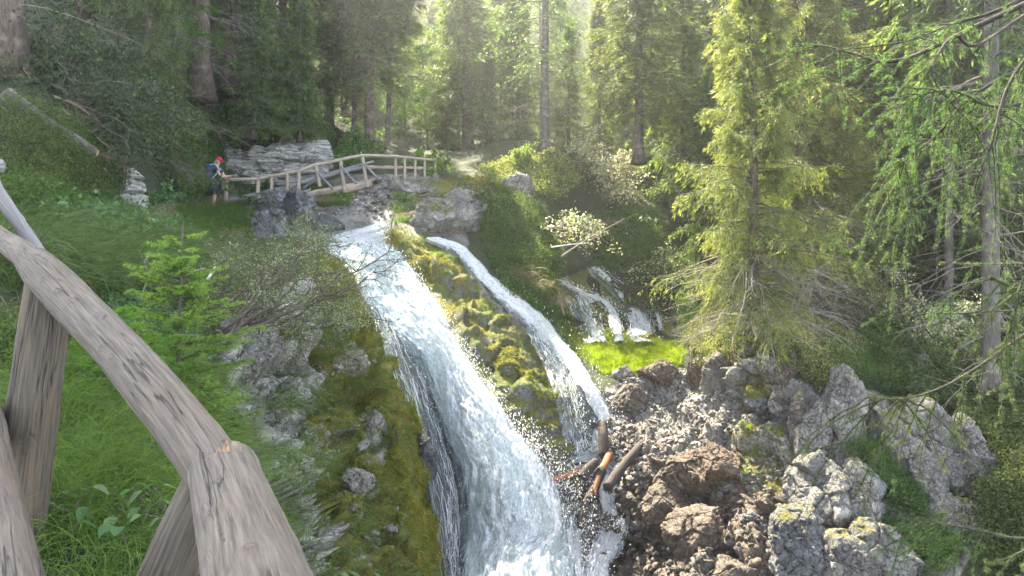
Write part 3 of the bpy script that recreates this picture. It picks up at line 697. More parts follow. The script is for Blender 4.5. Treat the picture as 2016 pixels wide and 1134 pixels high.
bl(1540, 745, .0, .34, .4, .42, (0, 18, 0), 20, PM, 'brown block wedged beneath the alpenrose bushes', mask=(.1, .6, 0, 0))
bl(1585, 868, 0, .32, .36, .72, (-6, 4, 0), 21, PM, 'smooth grey rock tooth standing on the ledge', mask=(0, .12, 0, 0), facets=14, amp=.55)
bl(1552, 845, 0, .20, .3, .66, (-4, -4, 10), 22, PM, 'slim brownish pillar left of the smooth rock tooth', mask=(0, .45, 0, 0), facets=12)
bl(1642, 845, 0, .34, .4, .80, (-6, -6, 0), 23, PM, 'rounded pale pillar right of the smooth rock tooth', facets=13, amp=.6)
bl(1705, 845, 0, .30, .4, .72, (-8, -14, 0), 24, PM, 'cracked pale block under the drooping larch sprays', facets=14)
bl(1752, 905, 0, .28, .45, .92, (-14, -20, 0), 25, PM, 'tilted white slab left of the dark crevice', facets=12, amp=.6)
bl(1850, 930, 0, .46, .5, 1.22, (-14, -18, 0), 26, PM, 'largest tilted white limestone slab right of the dark crevice', facets=12, amp=.6)
bl(1908, 960, 0, .26, .4, .85, (-12, -14, 0), 27, PM, 'cracked white slab end beside the dark bushes', facets=12)
bl(1598, 990, 0, .60, .66, .86, (-10, 10, 10), 28, PM, 'round-topped grey outcrop with lit mossy crown', mask=(.12, .05, .2, 0), mossy=.25)
bl(1665, 960, 0, .34, .4, .40, (0, 20, 0), 29, BM, 'blue grey rock beside the round-topped outcrop', facets=12)
bl(1556, 1095, 0, .46, .55, .72, (-8, 8, 0), 30, BM, 'dark rock below the round-topped outcrop', mask=(.1, .2, .4, 0))
bl(1700, 1090, 0, .50, .55, .62, (-10, -14, 0), 31, PM, 'lowest grey rock shelf with moss at the cliff foot', mask=(.15, .05, .2, 0))
bl(1850, 1040, 0, .55, .5, .5, (0, 0, 0), 32, PM, 'pale broken rock under the lowest larch branch', facets=12)
bl(1640, 1120, 0, .40, .5, .62, (-10, -6, 20), 45, PM, 'grey cracked slab between the outcrop and the lowest shelf', facets=12, amp=.7, mask=(.1, .1, .3, 0))
bl(1800, 975, 0, .26, .45, .80, (-14, -20, 0), 46, PM, 'narrow pale slab lying in the dark crevice', facets=12, amp=.7)
bl(1672, 1010, 0, .34, .45, .70, (-12, -12, 0), 47, PM, 'upright cracked slab right of the round-topped outcrop', facets=12, amp=.7)
bl(1790, 735, 0, .22, .3, .38, (0, 12, 0), 33, PM, 'small white rock tip rising out of the bushes', facets=10, hi=False)
bl(1420, 930, 0, .55, .5, .45, (0, 20, 20), 34, BM, 'brown rough block on the sunlit rubble slope', mask=(.15, .7, 0, 0))
bl(1340, 930, 0, .60, .5, .50, (10, -20, 0), 35, BM, 'brown pitted block low on the rubble slope', mask=(.0, .85, .2, 0))
bl(1300, 1010, 0, .55, .5, .50, (0, 15, 50), 36, BM, 'dark brown block above the lower stream', mask=(.0, .7, .4, 0))
bl(1380, 1060, 0, .65, .5, .5, (0, -15, 0), 37, BM, 'dark brown pitted rock at the foot of the rubble slope', mask=(.0, .8, .35, 0))
bl(1440, 1120, 0, .6, .5, .42, (0, 10, 20), 38, BM, 'darkest brown rock at the bottom of the slope', mask=(.0, .6, .5, 0))
bl(835, 925, 0, .30, .35, .60, (0, -6, 0), 39, BM, 'black wet rock nose beside the main fall', mask=(.25, 0, .95, 0))
bl(640, 985, 0, .26, .22, .18, (0, 10, 0), 40, PM, 'small white rock among grass on the left cliff', hi=False)
bl(705, 880, 0, .26, .25, .42, (0, 6, 0), 41, PM, 'pale pitted rock in a moss hollow of the left cliff', mask=(.2, .1, 0, 0), hi=False)
bl(520, 905, 0, .20, .2, .16, (0, 0, 0), 42, PM, 'pale flat stone right behind the log joint', hi=False)
bl(345, 365, 0, .55, .5, .42, (0, 5, 0), 43, PM, 'weathered pale rock at the path edge below the tree roots', mask=(.1, .1, 0, .2))
bl(335, 335, 0, .3, .3, .22, (0, 0, 0), 44, PM, 'upper pale rock poking out of the dark undergrowth', hi=False)

def layered(name, px0, px1, py0, py1, Y0, Y1, thick, label, seed, nlay):
    "a ledge of stacked limestone beds: each bed juts out by its own amount"
    nu, nv = 150, 110
    u, v = np.meshgrid(np.linspace(0, 1, nu), np.linspace(0, 1, nv))
    a, b = P(px0, py1, Y0), P(px1, py1, Y1); top = (py1 - py0) / FOC * Y0
    base = a + (b - a) * u[..., None]; z = v * top
    nrm_ = unit(np.cross(b - a, [0, 0, 1.0])); nrm_ = nrm_ * (-1 if nrm_[1] > 0 else 1)
    z = z * (np.minimum(1, 6 * np.minimum(u, 1 - u) + .45) * (.98 + .26 * fbm(np.stack([u * 5, 0 * u, 0 * u + seed], -1), 1.0, 4, seed)))
    V = base + np.array([0, 0, 1.0]) * z[..., None]
    ph = z / top * nlay + 0.5 * fbm(V, 0.6, 3, seed) + 0.25 * fbm(V, 2.0, 2, seed + 3)
    k = np.floor(ph).astype(np.int64); fr = ph - k
    jut = _h(k, k * 0 + seed, np.floor(u * 3 + _h(k, k * 0, k * 0, seed)).astype(np.int64), 5) * thick + 0.35 * thick * fbm(V, 1.2, 3, seed + 7)
    edge = sstep(0, .14, fr) * sstep(1, .86, fr)
    f1, f2, cc = worley(V * np.array([2.6, 2.6, 5.0]), seed)
    out = jut * (0.45 + 0.55 * edge) + 0.14 * (cc - .5) * edge - 0.12 * sstep(.14, 0, f2 - f1) + 0.03 * fbm(V, 7, 3, seed)
    rim = np.minimum(np.minimum(u, 1 - u) * 7, np.minimum(1.3, (1 - v) * 5)); rim = np.clip(rim + 1.1 * fbm(V, 0.9, 4, seed + 2) - .15, 0, 1)
    out = out * rim - (1 - rim) * 0.9
    V = V + nrm_ * out[..., None] + np.array([0, 0, 1.0]) * (0.02 * fbm(V, 6, 2, seed))[..., None]
    i = np.arange(nu * nv).reshape(nv, nu)
    return tag(obj(name, V.reshape(-1, 3), np.stack([i[:-1, :-1], i[:-1, 1:], i[1:, 1:], i[1:, :-1]], -1).reshape(-1, 4), M['strata'], None, True), label, 'rock')
layered('rock_ledge', 405, 668, 274, 396, 28.2, 28.9, 0.8, 'long layered grey limestone ledge behind the hiker and railing', 3, 9)
for (x, y, a, h, sd, lb) in ((252, 404, .50, .27, 51, 'lower block of the pale layered limestone stub at the path edge'), (240, 366, .46, .24, 52, 'middle block of the pale layered limestone stub under the bent root'), (262, 346, .20, .12, 53, 'small loose pale stone on top of the layered limestone stub')):
    boulder('layered_rock', P(x, y, 14.6), (a, a * .9, h), (0, 4, sd * 20), sd, M['strata'], lb, facets=14, amp=.8)

# loose stones on the sunny slope: too many to count
def rubble(name, poly, n, smin, smax, mat, mask, lift=0.2):
    p, nn = scatter(poly, n)
    D, F = cube_sphere(2); m = len(D); s = smin + (smax - smin) * rnd(n) ** 3
    ax = unit(nrm(n, 3)); V = np.tile(D[None], (n, 1, 1)) * (0.65 + 0.7 * rnd(n, m, 1))
    V = V * (np.array([1, .75, .38]) * (0.7 + 0.6 * rnd(n, 3)))[:, None]
    b1 = unit(nrm(n, 3)); b3 = unit(nn * 1.2 + 0.7 * nrm(n, 3)); b1 = unit(np.cross(b3, b1)); b2 = np.cross(b3, b1)
    Bm = np.stack([b1, b2, b3], 1)
    V = np.einsum('nki,nij->nkj', V, Bm) * s[:, None, None] + (p + nn * (s * lift)[:, None])[:, None]
    f = (F[None] + (np.arange(n) * m)[:, None, None]).reshape(-1, 4)
    mk = np.repeat(np.array(mask)[None] * (0.4 + 1.0 * rnd(n, 1)), m, 0)
    return tag(obj(name, V.reshape(-1, 3), f, mat, None, False, {'mask': np.clip(mk, 0, 1)}), kind='stuff')
rubble('rubble', [(1210,740),(1340,720),(1420,770),(1500,800),(1550,900),(1500,960),(1400,940),(1330,960),(1240,960),(1220,860)], 5000, .012, .085, PM, (.05, .42, 0, 0))
rubble('rubble', [(1200,930),(1330,940),(1500,960),(1520,1150),(1180,1150)], 1500, .025, .14, BM, (.03, .7, .45, 0))
rubble('gravel', [(480,395),(620,375),(720,350),(860,340),(860,400),(760,440),(700,420),(640,440),(500,420)], 1500, .03, .14, PM, (.1, .2, .1, 0))
rubble('gravel', [(470,640),(620,600),(700,760),(760,960),(780,1130),(480,1130),(440,800)], 700, .03, .15, PM, (.25, .2, .15, 0))
# ------------------------------------------------------------------ water
DXY = np.array([0, 0, 1.0])
def smooth_depth(px, py): return depth(px, py)
def water_sheet(name, left, right, nu, nv, lift, mat, bulge=0.15, edge0=0.0, edge1=1.0, seed=1, wav=0.10, lipfade=True):
    "sheet between two bank lines (pixels), lying 'lift' metres proud of the ground"
    Lc, Rc = crom(left, nv), crom(right, nv)
    u = np.linspace(0, 1, nu)[None, :, None]
    px = (Lc[:, None] * (1 - u) + Rc[:, None] * u)
    D = smooth_depth(px[..., 0], px[..., 1]); V = P(px[..., 0], px[..., 1], D)
    N = grid_normals(V); N = np.where((N[..., 2:] < 0), -N, N)
    N = unit(N + np.array([0, -0.3, 0.35]))
    uu = np.linspace(0, 1, nu)[None, :] + 0 * D
    al = np.concatenate([np.zeros((1, nu)), np.cumsum(np.linalg.norm(np.diff(V, axis=0), axis=-1), axis=0)]); al = al.mean(1, keepdims=True) + 0 * al
    ac = np.concatenate([np.zeros((nv, 1)), np.cumsum(np.linalg.norm(np.diff(V, axis=1), axis=-1), axis=1)], 1)
    fl = np.stack([ac, al * 0.55, 0 * ac + seed * 7.0], -1)
    prof = np.sin(np.clip(uu, 0, 1) * math.pi) ** 0.5
    d = lift * (0.25 + 0.75 * prof) + bulge * prof * (0.6 + 0.4 * fbm(fl, 0.7, 2, seed))
    d = d + wav * fbm(fl * np.array([2.0, 1.7, 1]), 1.0, 5, seed + 3, 0.6) + 0.55 * wav * fbm(fl * np.array([7, 5.0, 1]), 1.0, 5, seed + 5, .65)
    V = V + N * d[..., None]
    e = edge0 + (edge1 - edge0) * np.abs(uu * 2 - 1) ** 2.6 * (.75 + .55 * fbm(fl * np.array([1.5, 1.6, 1]), 1.0, 3, seed + 7)); e = np.clip(e, -.5, 1.6)
    i = np.arange(nu * nv).reshape(nv, nu)
    F = np.stack([i[:-1, :-1], i[1:, :-1], i[1:, 1:], i[:-1, 1:]], -1).reshape(-1, 4)
    E = np.stack([e, uu, 0 * e, 1 + 0 * e], -1).reshape(-1, 4)
    o = obj(name, V.reshape(-1, 3), F, mat, None, True, {'flow': fl.reshape(-1, 3), 'edge': E})
    tag(o, kind='structure')
    return V, N, fl
def strands(Vg, Ng, n, lmin, lmax, wid, off, seed, upow=1.0, vmin=0.0, spread=0.0):
    "thin ribbons of falling water following a sheet"
    rg = np.random.default_rng(seed); nv, nu = Vg.shape[:2]; S = 5
    u = rg.random(n); v0 = vmin + (1 - vmin) * rg.random(n) ** upow; L = lmin + (lmax - lmin) * rg.random(n) ** 2
    tt = np.linspace(0, 1, S)[None]
    vv = np.clip(v0[:, None] + L[:, None] * tt, 0, 0.999); uu = np.clip(u[:, None] + spread * (rg.random((n, 1)) - .5) * tt, 0, .999)
    fi, fj = uu * (nu - 1), vv * (nv - 1); i, j = fi.astype(int), fj.astype(int); a, b = (fi - i)[..., None], (fj - j)[..., None]
    i2, j2 = np.minimum(i + 1, nu - 1), np.minimum(j + 1, nv - 1)
    p = Vg[j, i] * (1 - a) * (1 - b) + Vg[j, i2] * a * (1 - b) + Vg[j2, i] * (1 - a) * b + Vg[j2, i2] * a * b
    nn = Ng[j, i]; o = (off * rg.random(n) ** 1.6)[:, None, None]
    p = p + nn * o + 0.02 * rg.normal(size=(n, S, 3))
    t = np.gradient(p, axis=1); s = unit(np.cross(t, nn + 0.6 * rg.normal(size=(n, 1, 3))))
    w = (wid * (0.4 + rg.random(n)))[:, None, None] * np.array([.15, .8, 1, .7, .1])[None, :, None]
    V = np.stack([p - s * w, p + s * w], 2).reshape(-1, 3)
    k = np.arange(n)[:, None] * (S * 2) + np.arange(S - 1)[None] * 2
    return V, np.stack([k, k + 1, k + 3, k + 2], -1).reshape(-1, 4)
OCT = np.array([[1, 0, 0], [-1, 0, 0], [0, 1, 0], [0, -1, 0], [0, 0, 1], [0, 0, -1]], float)
OCF = np.array([[0, 2, 4], [2, 1, 4], [1, 3, 4], [3, 0, 4], [2, 0, 5], [1, 2, 5], [3, 1, 5], [0, 3, 5]])
def drops(p, smin, smax, seed, stretch=1.6):
    rg = np.random.default_rng(seed); n = len(p); s = smin + (smax - smin) * rg.random(n) ** 3
    V = OCT[None] * s[:, None, None] * (np.array([1, 1, stretch]) * (0.7 + .6 * rg.random((n, 1, 3)))) + p[:, None]
    return V.reshape(-1, 3), (OCF[None] + (np.arange(n) * 6)[:, None, None]).reshape(-1, 3)
def pick(Vg, Ng, n, seed, uf=None, vf=None, off=0.3, opow=2.0):
    rg = np.random.default_rng(seed); nv, nu = Vg.shape[:2]
    u = rg.random(n) if uf is None else uf(rg, n); v = rg.random(n) if vf is None else vf(rg, n)
    i = np.clip((u * (nu - 1)).astype(int), 0, nu - 1); j = np.clip((v * (nv - 1)).astype(int), 0, nv - 1)
    return Vg[j, i] + Ng[j, i] * (off * rg.random(n) ** opow * (0.35 + v))[:, None] + rg.normal(size=(n, 3)) * (0.04 + 0.10 * v)[:, None]

# pool and run above the lip, then the main fall
SV, SN, _ = water_sheet('stream_water', [(735,440),(700,452),(640,470),(615,485),(640,500),(672,520),(690,540)], [(765,443),(768,452),(765,470),(775,490),(800,520),(822,550),(838,575)], 90, 130, .03, M['stream'], .06, -.25, .5, 3, .07)
FV, FN, _ = water_sheet('waterfall', [(655,508),(690,535),(718,590),(762,650),(815,720),(850,800),(880,880),(905,980),(900,1060),(880,1150),(870,1260)],
                        [(790,500),(830,555),(868,610),(905,675),(940,735),(985,800),(1040,870),(1085,930),(1120,1000),(1150,1080),(1180,1240)], 230, 560, .14, M['fall'], .22, -.5, 1.0, 5, .13)
water_sheet('waterfall', [(670,515),(705,550),(735,610),(785,680),(835,760),(870,850),(900,960),(905,1060),(890,1160),(885,1260)],
            [(785,505),(822,560),(855,620),(890,685),(925,750),(970,820),(1020,890),(1065,960),(1100,1030),(1130,1110),(1150,1240)], 110, 300, .34, M['veil'], .22, -.25, .8, 9, .14)
V1 = water_sheet('waterfall', [(705,565),(728,610),(750,690),(778,760),(800,850),(835,930),(855,1040),(868,1150)], [(740,580),(775,640),(820,720),(850,800),(878,880),(900,970),(905,1060),(900,1180)], 60, 240, .09, M['veil'], .05, .10, .45, 12, .03)
# narrow fall on the right of the middle rock and its side thread
NV_, NN_, _ = water_sheet('waterfall', [(834,478),(878,496),(902,516),(942,563),(996,611),(1046,656),(1084,701),(1116,751),(1146,800),(1170,850),(1176,902)],
                        [(866,472),(914,490),(938,512),(988,560),(1043,603),(1094,650),(1133,698),(1170,750),(1202,800),(1226,850),(1230,905)], 60, 340, .10, M['fall_thin'], .10, -.45, 1.15, 15, .10)
TV, TN, _ = water_sheet('waterfall', [(1034,650),(1054,690),(1074,730),(1090,780),(1102,830),(1110,880),(1114,910)], [(1066,655),(1096,690),(1120,730),(1136,780),(1148,830),(1160,880),(1168,910)], 34, 200, .07, M['veil'], .05, -.1, .5, 18, .05)
water_sheet('waterfall', [(1120,790),(1140,820),(1155,850),(1162,880)], [(1134,788),(1158,820),(1172,850),(1180,880)], 14, 90, .06, M['veil'], .03, 0, .6, 19, .03)
# pool at the drift logs and the run below it
PV, PN, _ = water_sheet('stream_water', [(1150,850),(1140,890),(1090,915),(1100,940),(1130,955),(1175,960)], [(1225,850),(1232,880),(1236,905),(1238,925),(1230,945),(1225,965)], 60, 80, .10, M['stream'], .04, -.1, .5, 21, .05)
LV, LN, _ = water_sheet('stream_water', [(1172,950),(1180,985),(1186,1010),(1180,1040),(1165,1070),(1150,1110),(1140,1160),(1120,1260)], [(1215,945),(1212,985),(1222,1010),(1240,1030),(1240,1050),(1222,1090),(1205,1130),(1190,1260)], 60, 150, .12, M['fall'], .10, -.2, .55, 22, .09)
# the three little falls at the back
BVs = []
for l, r, sd, mt in (([(1080,556),(1098,562),(1125,580),(1150,592),(1160,600)], [(1092,552),(1112,558),(1142,574),(1172,586),(1182,596)], 31, 'fall'),
                 ([(1112,586),(1122,615),(1138,645),(1148,680)], [(1160,588),(1172,615),(1188,645),(1200,680)], 32, 'veil'),
                 ([(1150,586),(1178,602),(1194,630),(1206,680)], [(1176,584),(1206,604),(1222,630),(1232,680)], 33, 'fall'),
                 ([(1144,430),(1148,450),(1152,472)], [(1160,430),(1164,450),(1167,472)], 37, 'fall'),
                 ([(1156,530),(1166,545),(1196,572),(1218,605),(1228,640),(1234,682)], [(1184,530),(1206,548),(1242,575),(1270,605),(1286,640),(1296,682)], 34, 'fall'),
                 ([(1216,556),(1240,585),(1256,620),(1268,675)], [(1234,556),(1262,585),(1280,620),(1294,675)], 35, 'veil'),
                 ([(1246,560),(1270,590),(1286,620),(1296,660)], [(1262,560),(1286,590),(1302,620),(1310,660)], 36, 'fall')):
    BVs.append(water_sheet('waterfall', l, r, 24, 150, .11, M['fall_thin' if mt == 'fall' else 'veil'], .05, -.25, .95, sd, .05))

def multi(name, lst, mat):
    Vs, Fs, k = [], [], 0
    for V, F in lst: Vs.append(V); Fs.append(F + k); k += len(V)
    return tag(obj(name, np.vstack(Vs), np.vstack(Fs), mat), kind='stuff')
multi('water_strands', [strands(TV, TN, 260, .03, .12, .005, .12, 3),
                        strands(V1[0], V1[1], 420, .04, .16, .0035, .06, 4), strands(LV, LN, 160, .03, .08, .005, .2, 5)] +
                       [strands(b[0], b[1], 60, .05, .2, .006, .12, 6 + k) for k, b in enumerate(BVs)], M['drops'])
edge = lambda rg, n: np.where(rg.random(n) < .30, rg.random(n) ** 2.2 * .5, 1 - rg.random(n) ** 2.4 * .6)
lower = lambda rg, n: .25 + .75 * rg.random(n) ** .5
low = lambda rg, n: rg.random(n) ** .6
multi('water_spray', [drops(pick(FV, FN, 6000, 1, edge, lower, .8), .0016, .008, 1, 2.6), drops(pick(FV, FN, 9000, 2, None, low, .6), .0016, .008, 2, 2.6),
                      drops(pick(NV_, NN_, 1600, 3, edge, lower, .45), .0016, .008, 3, 2.4), drops(pick(TV, TN, 1100, 4, None, None, .3), .004, .014, 4),
                      drops(pick(LV, LN, 1400, 5, None, None, .5), .002, .012, 5), drops(pick(V1[0], V1[1], 600, 6, None, None, .15), .004, .011, 6),
                      drops(pick(SV, SN, 900, 7, None, None, .12), .004, .013, 7)] +
                     [drops(pick(b[0], b[1], 320, 8 + k, None, None, .18), .004, .014, 8 + k) for k, b in enumerate(BVs)], M['drops'])
# ------------------------------------------------------------------ log fence in the foreground
def log_obj(name, ctrl, sides, n, mat, parent, seed, knots=(), torn=None, amp=1.0, label=None, joint_end=False):
    "ctrl: (px, py, Y, radius). Dense straightened log with lumps, cracks and knots cut into it"
    c = crom(ctrl, n); pts = P(c[:, 0], c[:, 1], c[:, 2]); rad = c[:, 3]
    t, nn, bb = frames(pts); L = np.r_[0, np.cumsum(np.linalg.norm(np.diff(pts, axis=0), axis=1))]
    a = np.linspace(0, 2 * math.pi, sides, endpoint=False)
    ca, sa = np.cos(a)[None], np.sin(a)[None]; r = rad[:, None] + 0 * ca
    fl = np.stack([L[:, None] + 0 * r, ca * r, sa * r], -1)
    e = 0.009 * fbm(fl * np.array([2.0, 6, 6]), 1.0, 3, seed) + 0.0035 * fbm(fl * np.array([3, 22, 22]), 1.0, 3, seed + 1) + 0.0012 * fbm(fl * np.array([8, 90, 90]), 1.0, 2, seed + 2)
    cr = np.abs(fbm(fl * np.array([1.1, 20, 20]) + np.array([0, .4, 0]) * np.sin(fl[..., :1] * 9), 1.0, 2, seed + 4)); gate = sstep(0.05, .25, fbm(fl * np.array([1.5, 8, 8]), 1.0, 2, seed + 6))
    e = e - 0.006 * sstep(.035, 0, cr) * gate
    kn = np.zeros_like(r)
    for (s, ang, kr) in knots:
        da = (a[None] - ang + math.pi) % (2 * math.pi) - math.pi
        d = np.sqrt(((L[:, None] - s) / 1.5) ** 2 + (da * r) ** 2) / kr
        kn = np.maximum(kn, np.exp(-d * d * .9)); e = e + 0.006 * np.exp(-d * d * .8) - 0.004 * sstep(.35, .15, d)
    tn = np.zeros_like(r)
    if torn:
        s0, s1, a0, a1 = torn
        da = (a[None] - (a0 + a1) / 2 + math.pi) % (2 * math.pi) - math.pi
        jag = 0.03 * fbm(fl * np.array([5, 60, 60]), 1.0, 3, seed + 8)
        tn = sstep(s0 - .01, s0 + .015, L[:, None] + jag) * sstep(s1 + .012, s1 - .012, L[:, None] + 1.6 * jag) * sstep((a1 - a0) / 2 + .25, (a1 - a0) / 2 - .15, np.abs(da) + jag * 8)
        e = e - tn * (0.010 + 0.010 * np.abs(fbm(fl * np.array([3, 90, 90]), 1.0, 2, seed + 9)))
        tn = tn * .75 * sstep(-.15, .2, fbm(fl * np.array([6, 40, 40]), 1.0, 2, seed + 10))
    if joint_end:
        rag = 0.012 * fbm(fl * np.array([0, 30, 30]), 1.0, 2, seed + 11)
        r_in = sstep(.012, .0, L[:, None] + .6 * rag - .004); e = e - .012 * r_in
    rr = r + e * amp
    V = pts[:, None] + nn[:, None] * (ca * rr)[..., None] + bb[:, None] * (sa * rr)[..., None]
    i = np.arange(n - 1)[:, None] * sides; j = np.arange(sides)[None]; k = (j + 1) % sides
    q = np.stack([i + j, i + k, i + sides + k, i + sides + j], -1).reshape(-1, 4)
    V = np.vstack([V.reshape(-1, 3), pts[0], pts[-1]]); fl = np.vstack([fl.reshape(-1, 3), [L[0], 0, 0], [L[-1], 0, 0]])
    jj = np.arange(sides); kk = (jj + 1) % sides; m0 = n * sides
    tr = np.vstack([np.stack([np.full(sides, m0), kk, jj], 1), np.stack([np.full(sides, m0 + 1), (n - 1) * sides + jj, (n - 1) * sides + kk], 1)])
    K = np.zeros((n * sides + 2, 4)); K[:-2, 0] = kn.ravel(); K[:-2, 1] = tn.ravel(); K[:, 3] = 1
    o = obj(name, V, [q, tr], mat, parent, True, {'flow': fl, 'knot': K})
    if label: o['label'] = label
    return o
def facing(ctrl, n=50):
    "angle on the tube that faces the viewer, and upwards"
    c = crom(ctrl, n); pts = P(c[:, 0], c[:, 1], c[:, 2]); t, nn, bb = frames(pts); v = unit(-pts)
    return math.atan2(np.sum(bb[n // 2] * v[n // 2]), np.sum(nn[n // 2] * v[n // 2])), math.atan2(bb[n // 2, 2], nn[n // 2, 2])
fence = tag(empty('log_fence', P(60, 1000, 3.3)), 'weathered grey log fence crossing the lower left corner', 'fence')
def child_fix(o, root):
    "keep a part where it was built when its thing stands elsewhere"
    from mathutils import Matrix
    o.matrix_parent_inverse = Matrix.Translation(-root.location)
cA = [(-260, 330, 5.2, .058), (-60, 432, 4.7, .06), (0, 469, 4.25, .062), (50, 503, 3.75, .066), (84, 533, 3.45, .07)]
cB = [(66, 516, 3.58, .076), (92, 543, 3.42, .086), (134, 586, 3.25, .088), (220, 675, 2.88, .083), (317, 787, 2.5, .084), (402, 897, 2.22, .083), (440, 955, 2.08, .080)]
cC = [(438, 922, 2.18, .096), (442, 936, 2.12, .098), (448, 960, 2.04, .098), (474, 1040, 1.73, .096), (501, 1134, 1.43, .095), (541, 1290, 1.08, .095)]
fB, uB = facing(cB); fC, uC = facing(cC)
log_obj('top_rail', cA, 64, 180, M['log'], fence, 3, [(.9, 1, .02)])
log_obj('top_rail', cB, 150, 620, M['log'], fence, 5, [(.42, fB + .3, .020), (.60, fB + .15, .022), (.76, fB - .05, .024), (.98, fB - .35, .022), (1.22, fB + .5, .02), (1.33, fB + .35, .018)])
log_obj('top_rail', cC, 170, 560, M['log'], fence, 9, [(.60, fC + .55, .017), (.50, fC + .62, .010), (.82, fC + .75, .013), (.95, fC - .1, .02)], torn=(.018, .11, fC - .55, fC + .25), joint_end=True)
log_obj('post', [(96, 560, 3.42, .094), (88, 620, 3.40, .098), (70, 760, 3.36, .102), (52, 900, 3.32, .106), (38, 1010, 3.3, .11), (18, 1180, 3.25, .112)], 110, 420, M['log_dark'], fence, 13, [(.33, 4.4, .02), (.62, 4.2, .025), (.10, 4.7, .012)])
log_obj('post', [(430, 935, 2.26, .085), (415, 965, 2.25, .092), (375, 1060, 2.2, .098), (330, 1170, 2.15, .10), (270, 1320, 2.1, .102)], 90, 320, M['log_dark'], fence, 17, [(.3, 4.5, .015)])
log_obj('lower_rail', [(-70, 720, 3.9, .075), (-40, 800, 3.35, .08), (-16, 960, 2.5, .082), (6, 1134, 1.9, .084), (34, 1340, 1.4, .084)], 100, 360, M['log'], fence, 21, [(.9, 4.6, .015)])
for o in list(fence.children): child_fix(o, fence)
f2 = tag(empty('log_fence', P(-40, 480, 4.9)), 'next fence section at the left edge with a slanting pale pole', 'fence')
log_obj('brace', [(-90, 215, 4.6, .036), (-20, 345, 4.75, .038), (0, 385, 4.8, .039), (63, 478, 4.95, .041), (85, 512, 5.0, .041)], 60, 240, M['pole'], f2, 23, [(.55, 4.4, .012), (.75, 5.0, .01)])
log_obj('top_rail', [(-160, 322, 4.9, .046), (-60, 325, 4.85, .047), (-8, 326, 4.8, .047), (2, 326, 4.8, .044), (6, 326, 4.8, .034)], 48, 120, M['pole'], f2, 25)
log_obj('post', [(-70, 300, 4.95, .07), (-78, 560, 4.95, .08), (-80, 700, 4.95, .08)], 40, 80, M['log_dark'], f2, 27)
for o in list(f2.children): child_fix(o, f2)

# ------------------------------------------------------------------ footbridge and path railing
def pt(px, py, Y): return P(float(px), float(py), float(Y))
def simple_log(name, pts, rads, mat, parent, sides=12, n=24, seed=1):
    c = crom(np.c_[np.array(pts), np.array(rads)], n)
    V, q, tr, F = tube(c[:, :3], c[:, 3] * (1 + 0.06 * fbm(c[:, :3], 6, 2, seed)), sides)
    K = np.zeros((len(V), 4)); K[:, 3] = 1
    o = obj(name, V, [q, tr], mat, parent, True, {'flow': F + np.array([seed * 3.1, 0, 0]), 'knot': K}); child_fix(o, parent); return o
def board(name, a, b, half_h, half_t, mat, parent, seed=1, up=(0, 0, 1)):
    if tuple(np.ravel(up)) != (0, 0, 1): half_h, half_t = half_t, half_h
    a, b = np.array(a), np.array(b); d = unit(b - a); s = unit(np.cross(d, up)); u = np.cross(s, d); n = 14
    V = []; F = []
    for k in range(n):
        f = k / (n - 1); p = a + (b - a) * f + u * 0.012 * float(fbm(np.array([[f * 5.0, seed, 0.0]]), 1.0, 2, seed)[0])
        for (x, y) in ((-1, -1), (-1, 1), (1, 1), (1, -1)):
            V.append(p + s * x * half_t + u * y * half_h * (1 + .06 * math.sin(seed + k))); F.append([np.linalg.norm(b - a) * f, x * half_t + seed, y * half_h])
    q = [[k * 4 + i, k * 4 + (i + 1) % 4, k * 4 + 4 + (i + 1) % 4, k * 4 + 4 + i] for k in range(n - 1) for i in range(4)] + [[3, 2, 1, 0], [n * 4 - 4, n * 4 - 3, n * 4 - 2, n * 4 - 1]]
    K = np.zeros((len(V), 4)); K[:, 3] = 1
    o = obj(name, V, np.array(q), mat, parent, False, {'flow': np.array(F), 'knot': K}); child_fix(o, parent); return o

rl = tag(empty('path_railing', pt(508, 402, 25.3)), 'wooden railing with boards along the path from the hiker to the bridge', 'railing')
railpts = [(432, 354, 25.1), (470, 353, 25.15), (510, 352, 25.3), (535, 346, 25.4), (565, 341, 25.5), (592, 335, 25.6), (622, 324, 25.8)]
def seg_rail(parent, pl, r, seed):
    for k in range(len(pl) - 1):
        pass
simple_log('handrail', [pt(432, 354, 25.1), pt(470, 353.5, 25.15), pt(512, 352, 25.3)], [.062, .06, .052], M['rail'], rl, seed=2)
simple_log('handrail', [pt(508, 352, 25.28), pt(540, 346, 25.4), pt(566, 341, 25.5), pt(593, 336, 25.6)], [.056, .058, .06, .056], M['rail'], rl, seed=3)
simple_log('handrail', [pt(589, 337, 25.58), pt(606, 330, 25.7), pt(625, 323, 25.8)], [.062, .064, .06], M['rail'], rl, seed=4)
for k, (x, y0, y1, Y, r) in enumerate([(445.5, 354, 416, 25.15, .068), (508, 353, 398, 25.3, .068), (535, 348, 388, 25.4, .062), (565.5, 342, 398, 25.5, .06), (588.5, 337, 392, 25.6, .064)]):
    simple_log('post', [pt(x, y0, Y), pt(x - .3, (y0 + y1) / 2, Y), pt(x - (1 if k == 3 else 0.5), y1, Y)], [r, r * .97, r * 1.03], M['rail'], rl, seed=10 + k)
for k, (x0, y0, x1, y1, Y0, Y1, h) in enumerate([(447, 395, 506, 383, 25.25, 25.4, .075), (510, 382, 564, 369, 25.4, 25.6, .07), (567, 368, 624, 349, 25.6, 25.9, .06), (566, 386, 612, 374, 25.7, 26.0, .05)]):
    board('board', pt(x0, y0, Y0), pt(x1, y1, Y1), h, .018, M['pole'], rl, 20 + k)
simple_log('post', [pt(439, 350, 27.0), pt(439, 402, 27.0)], [.05, .05], M['brace'], rl, seed=31)

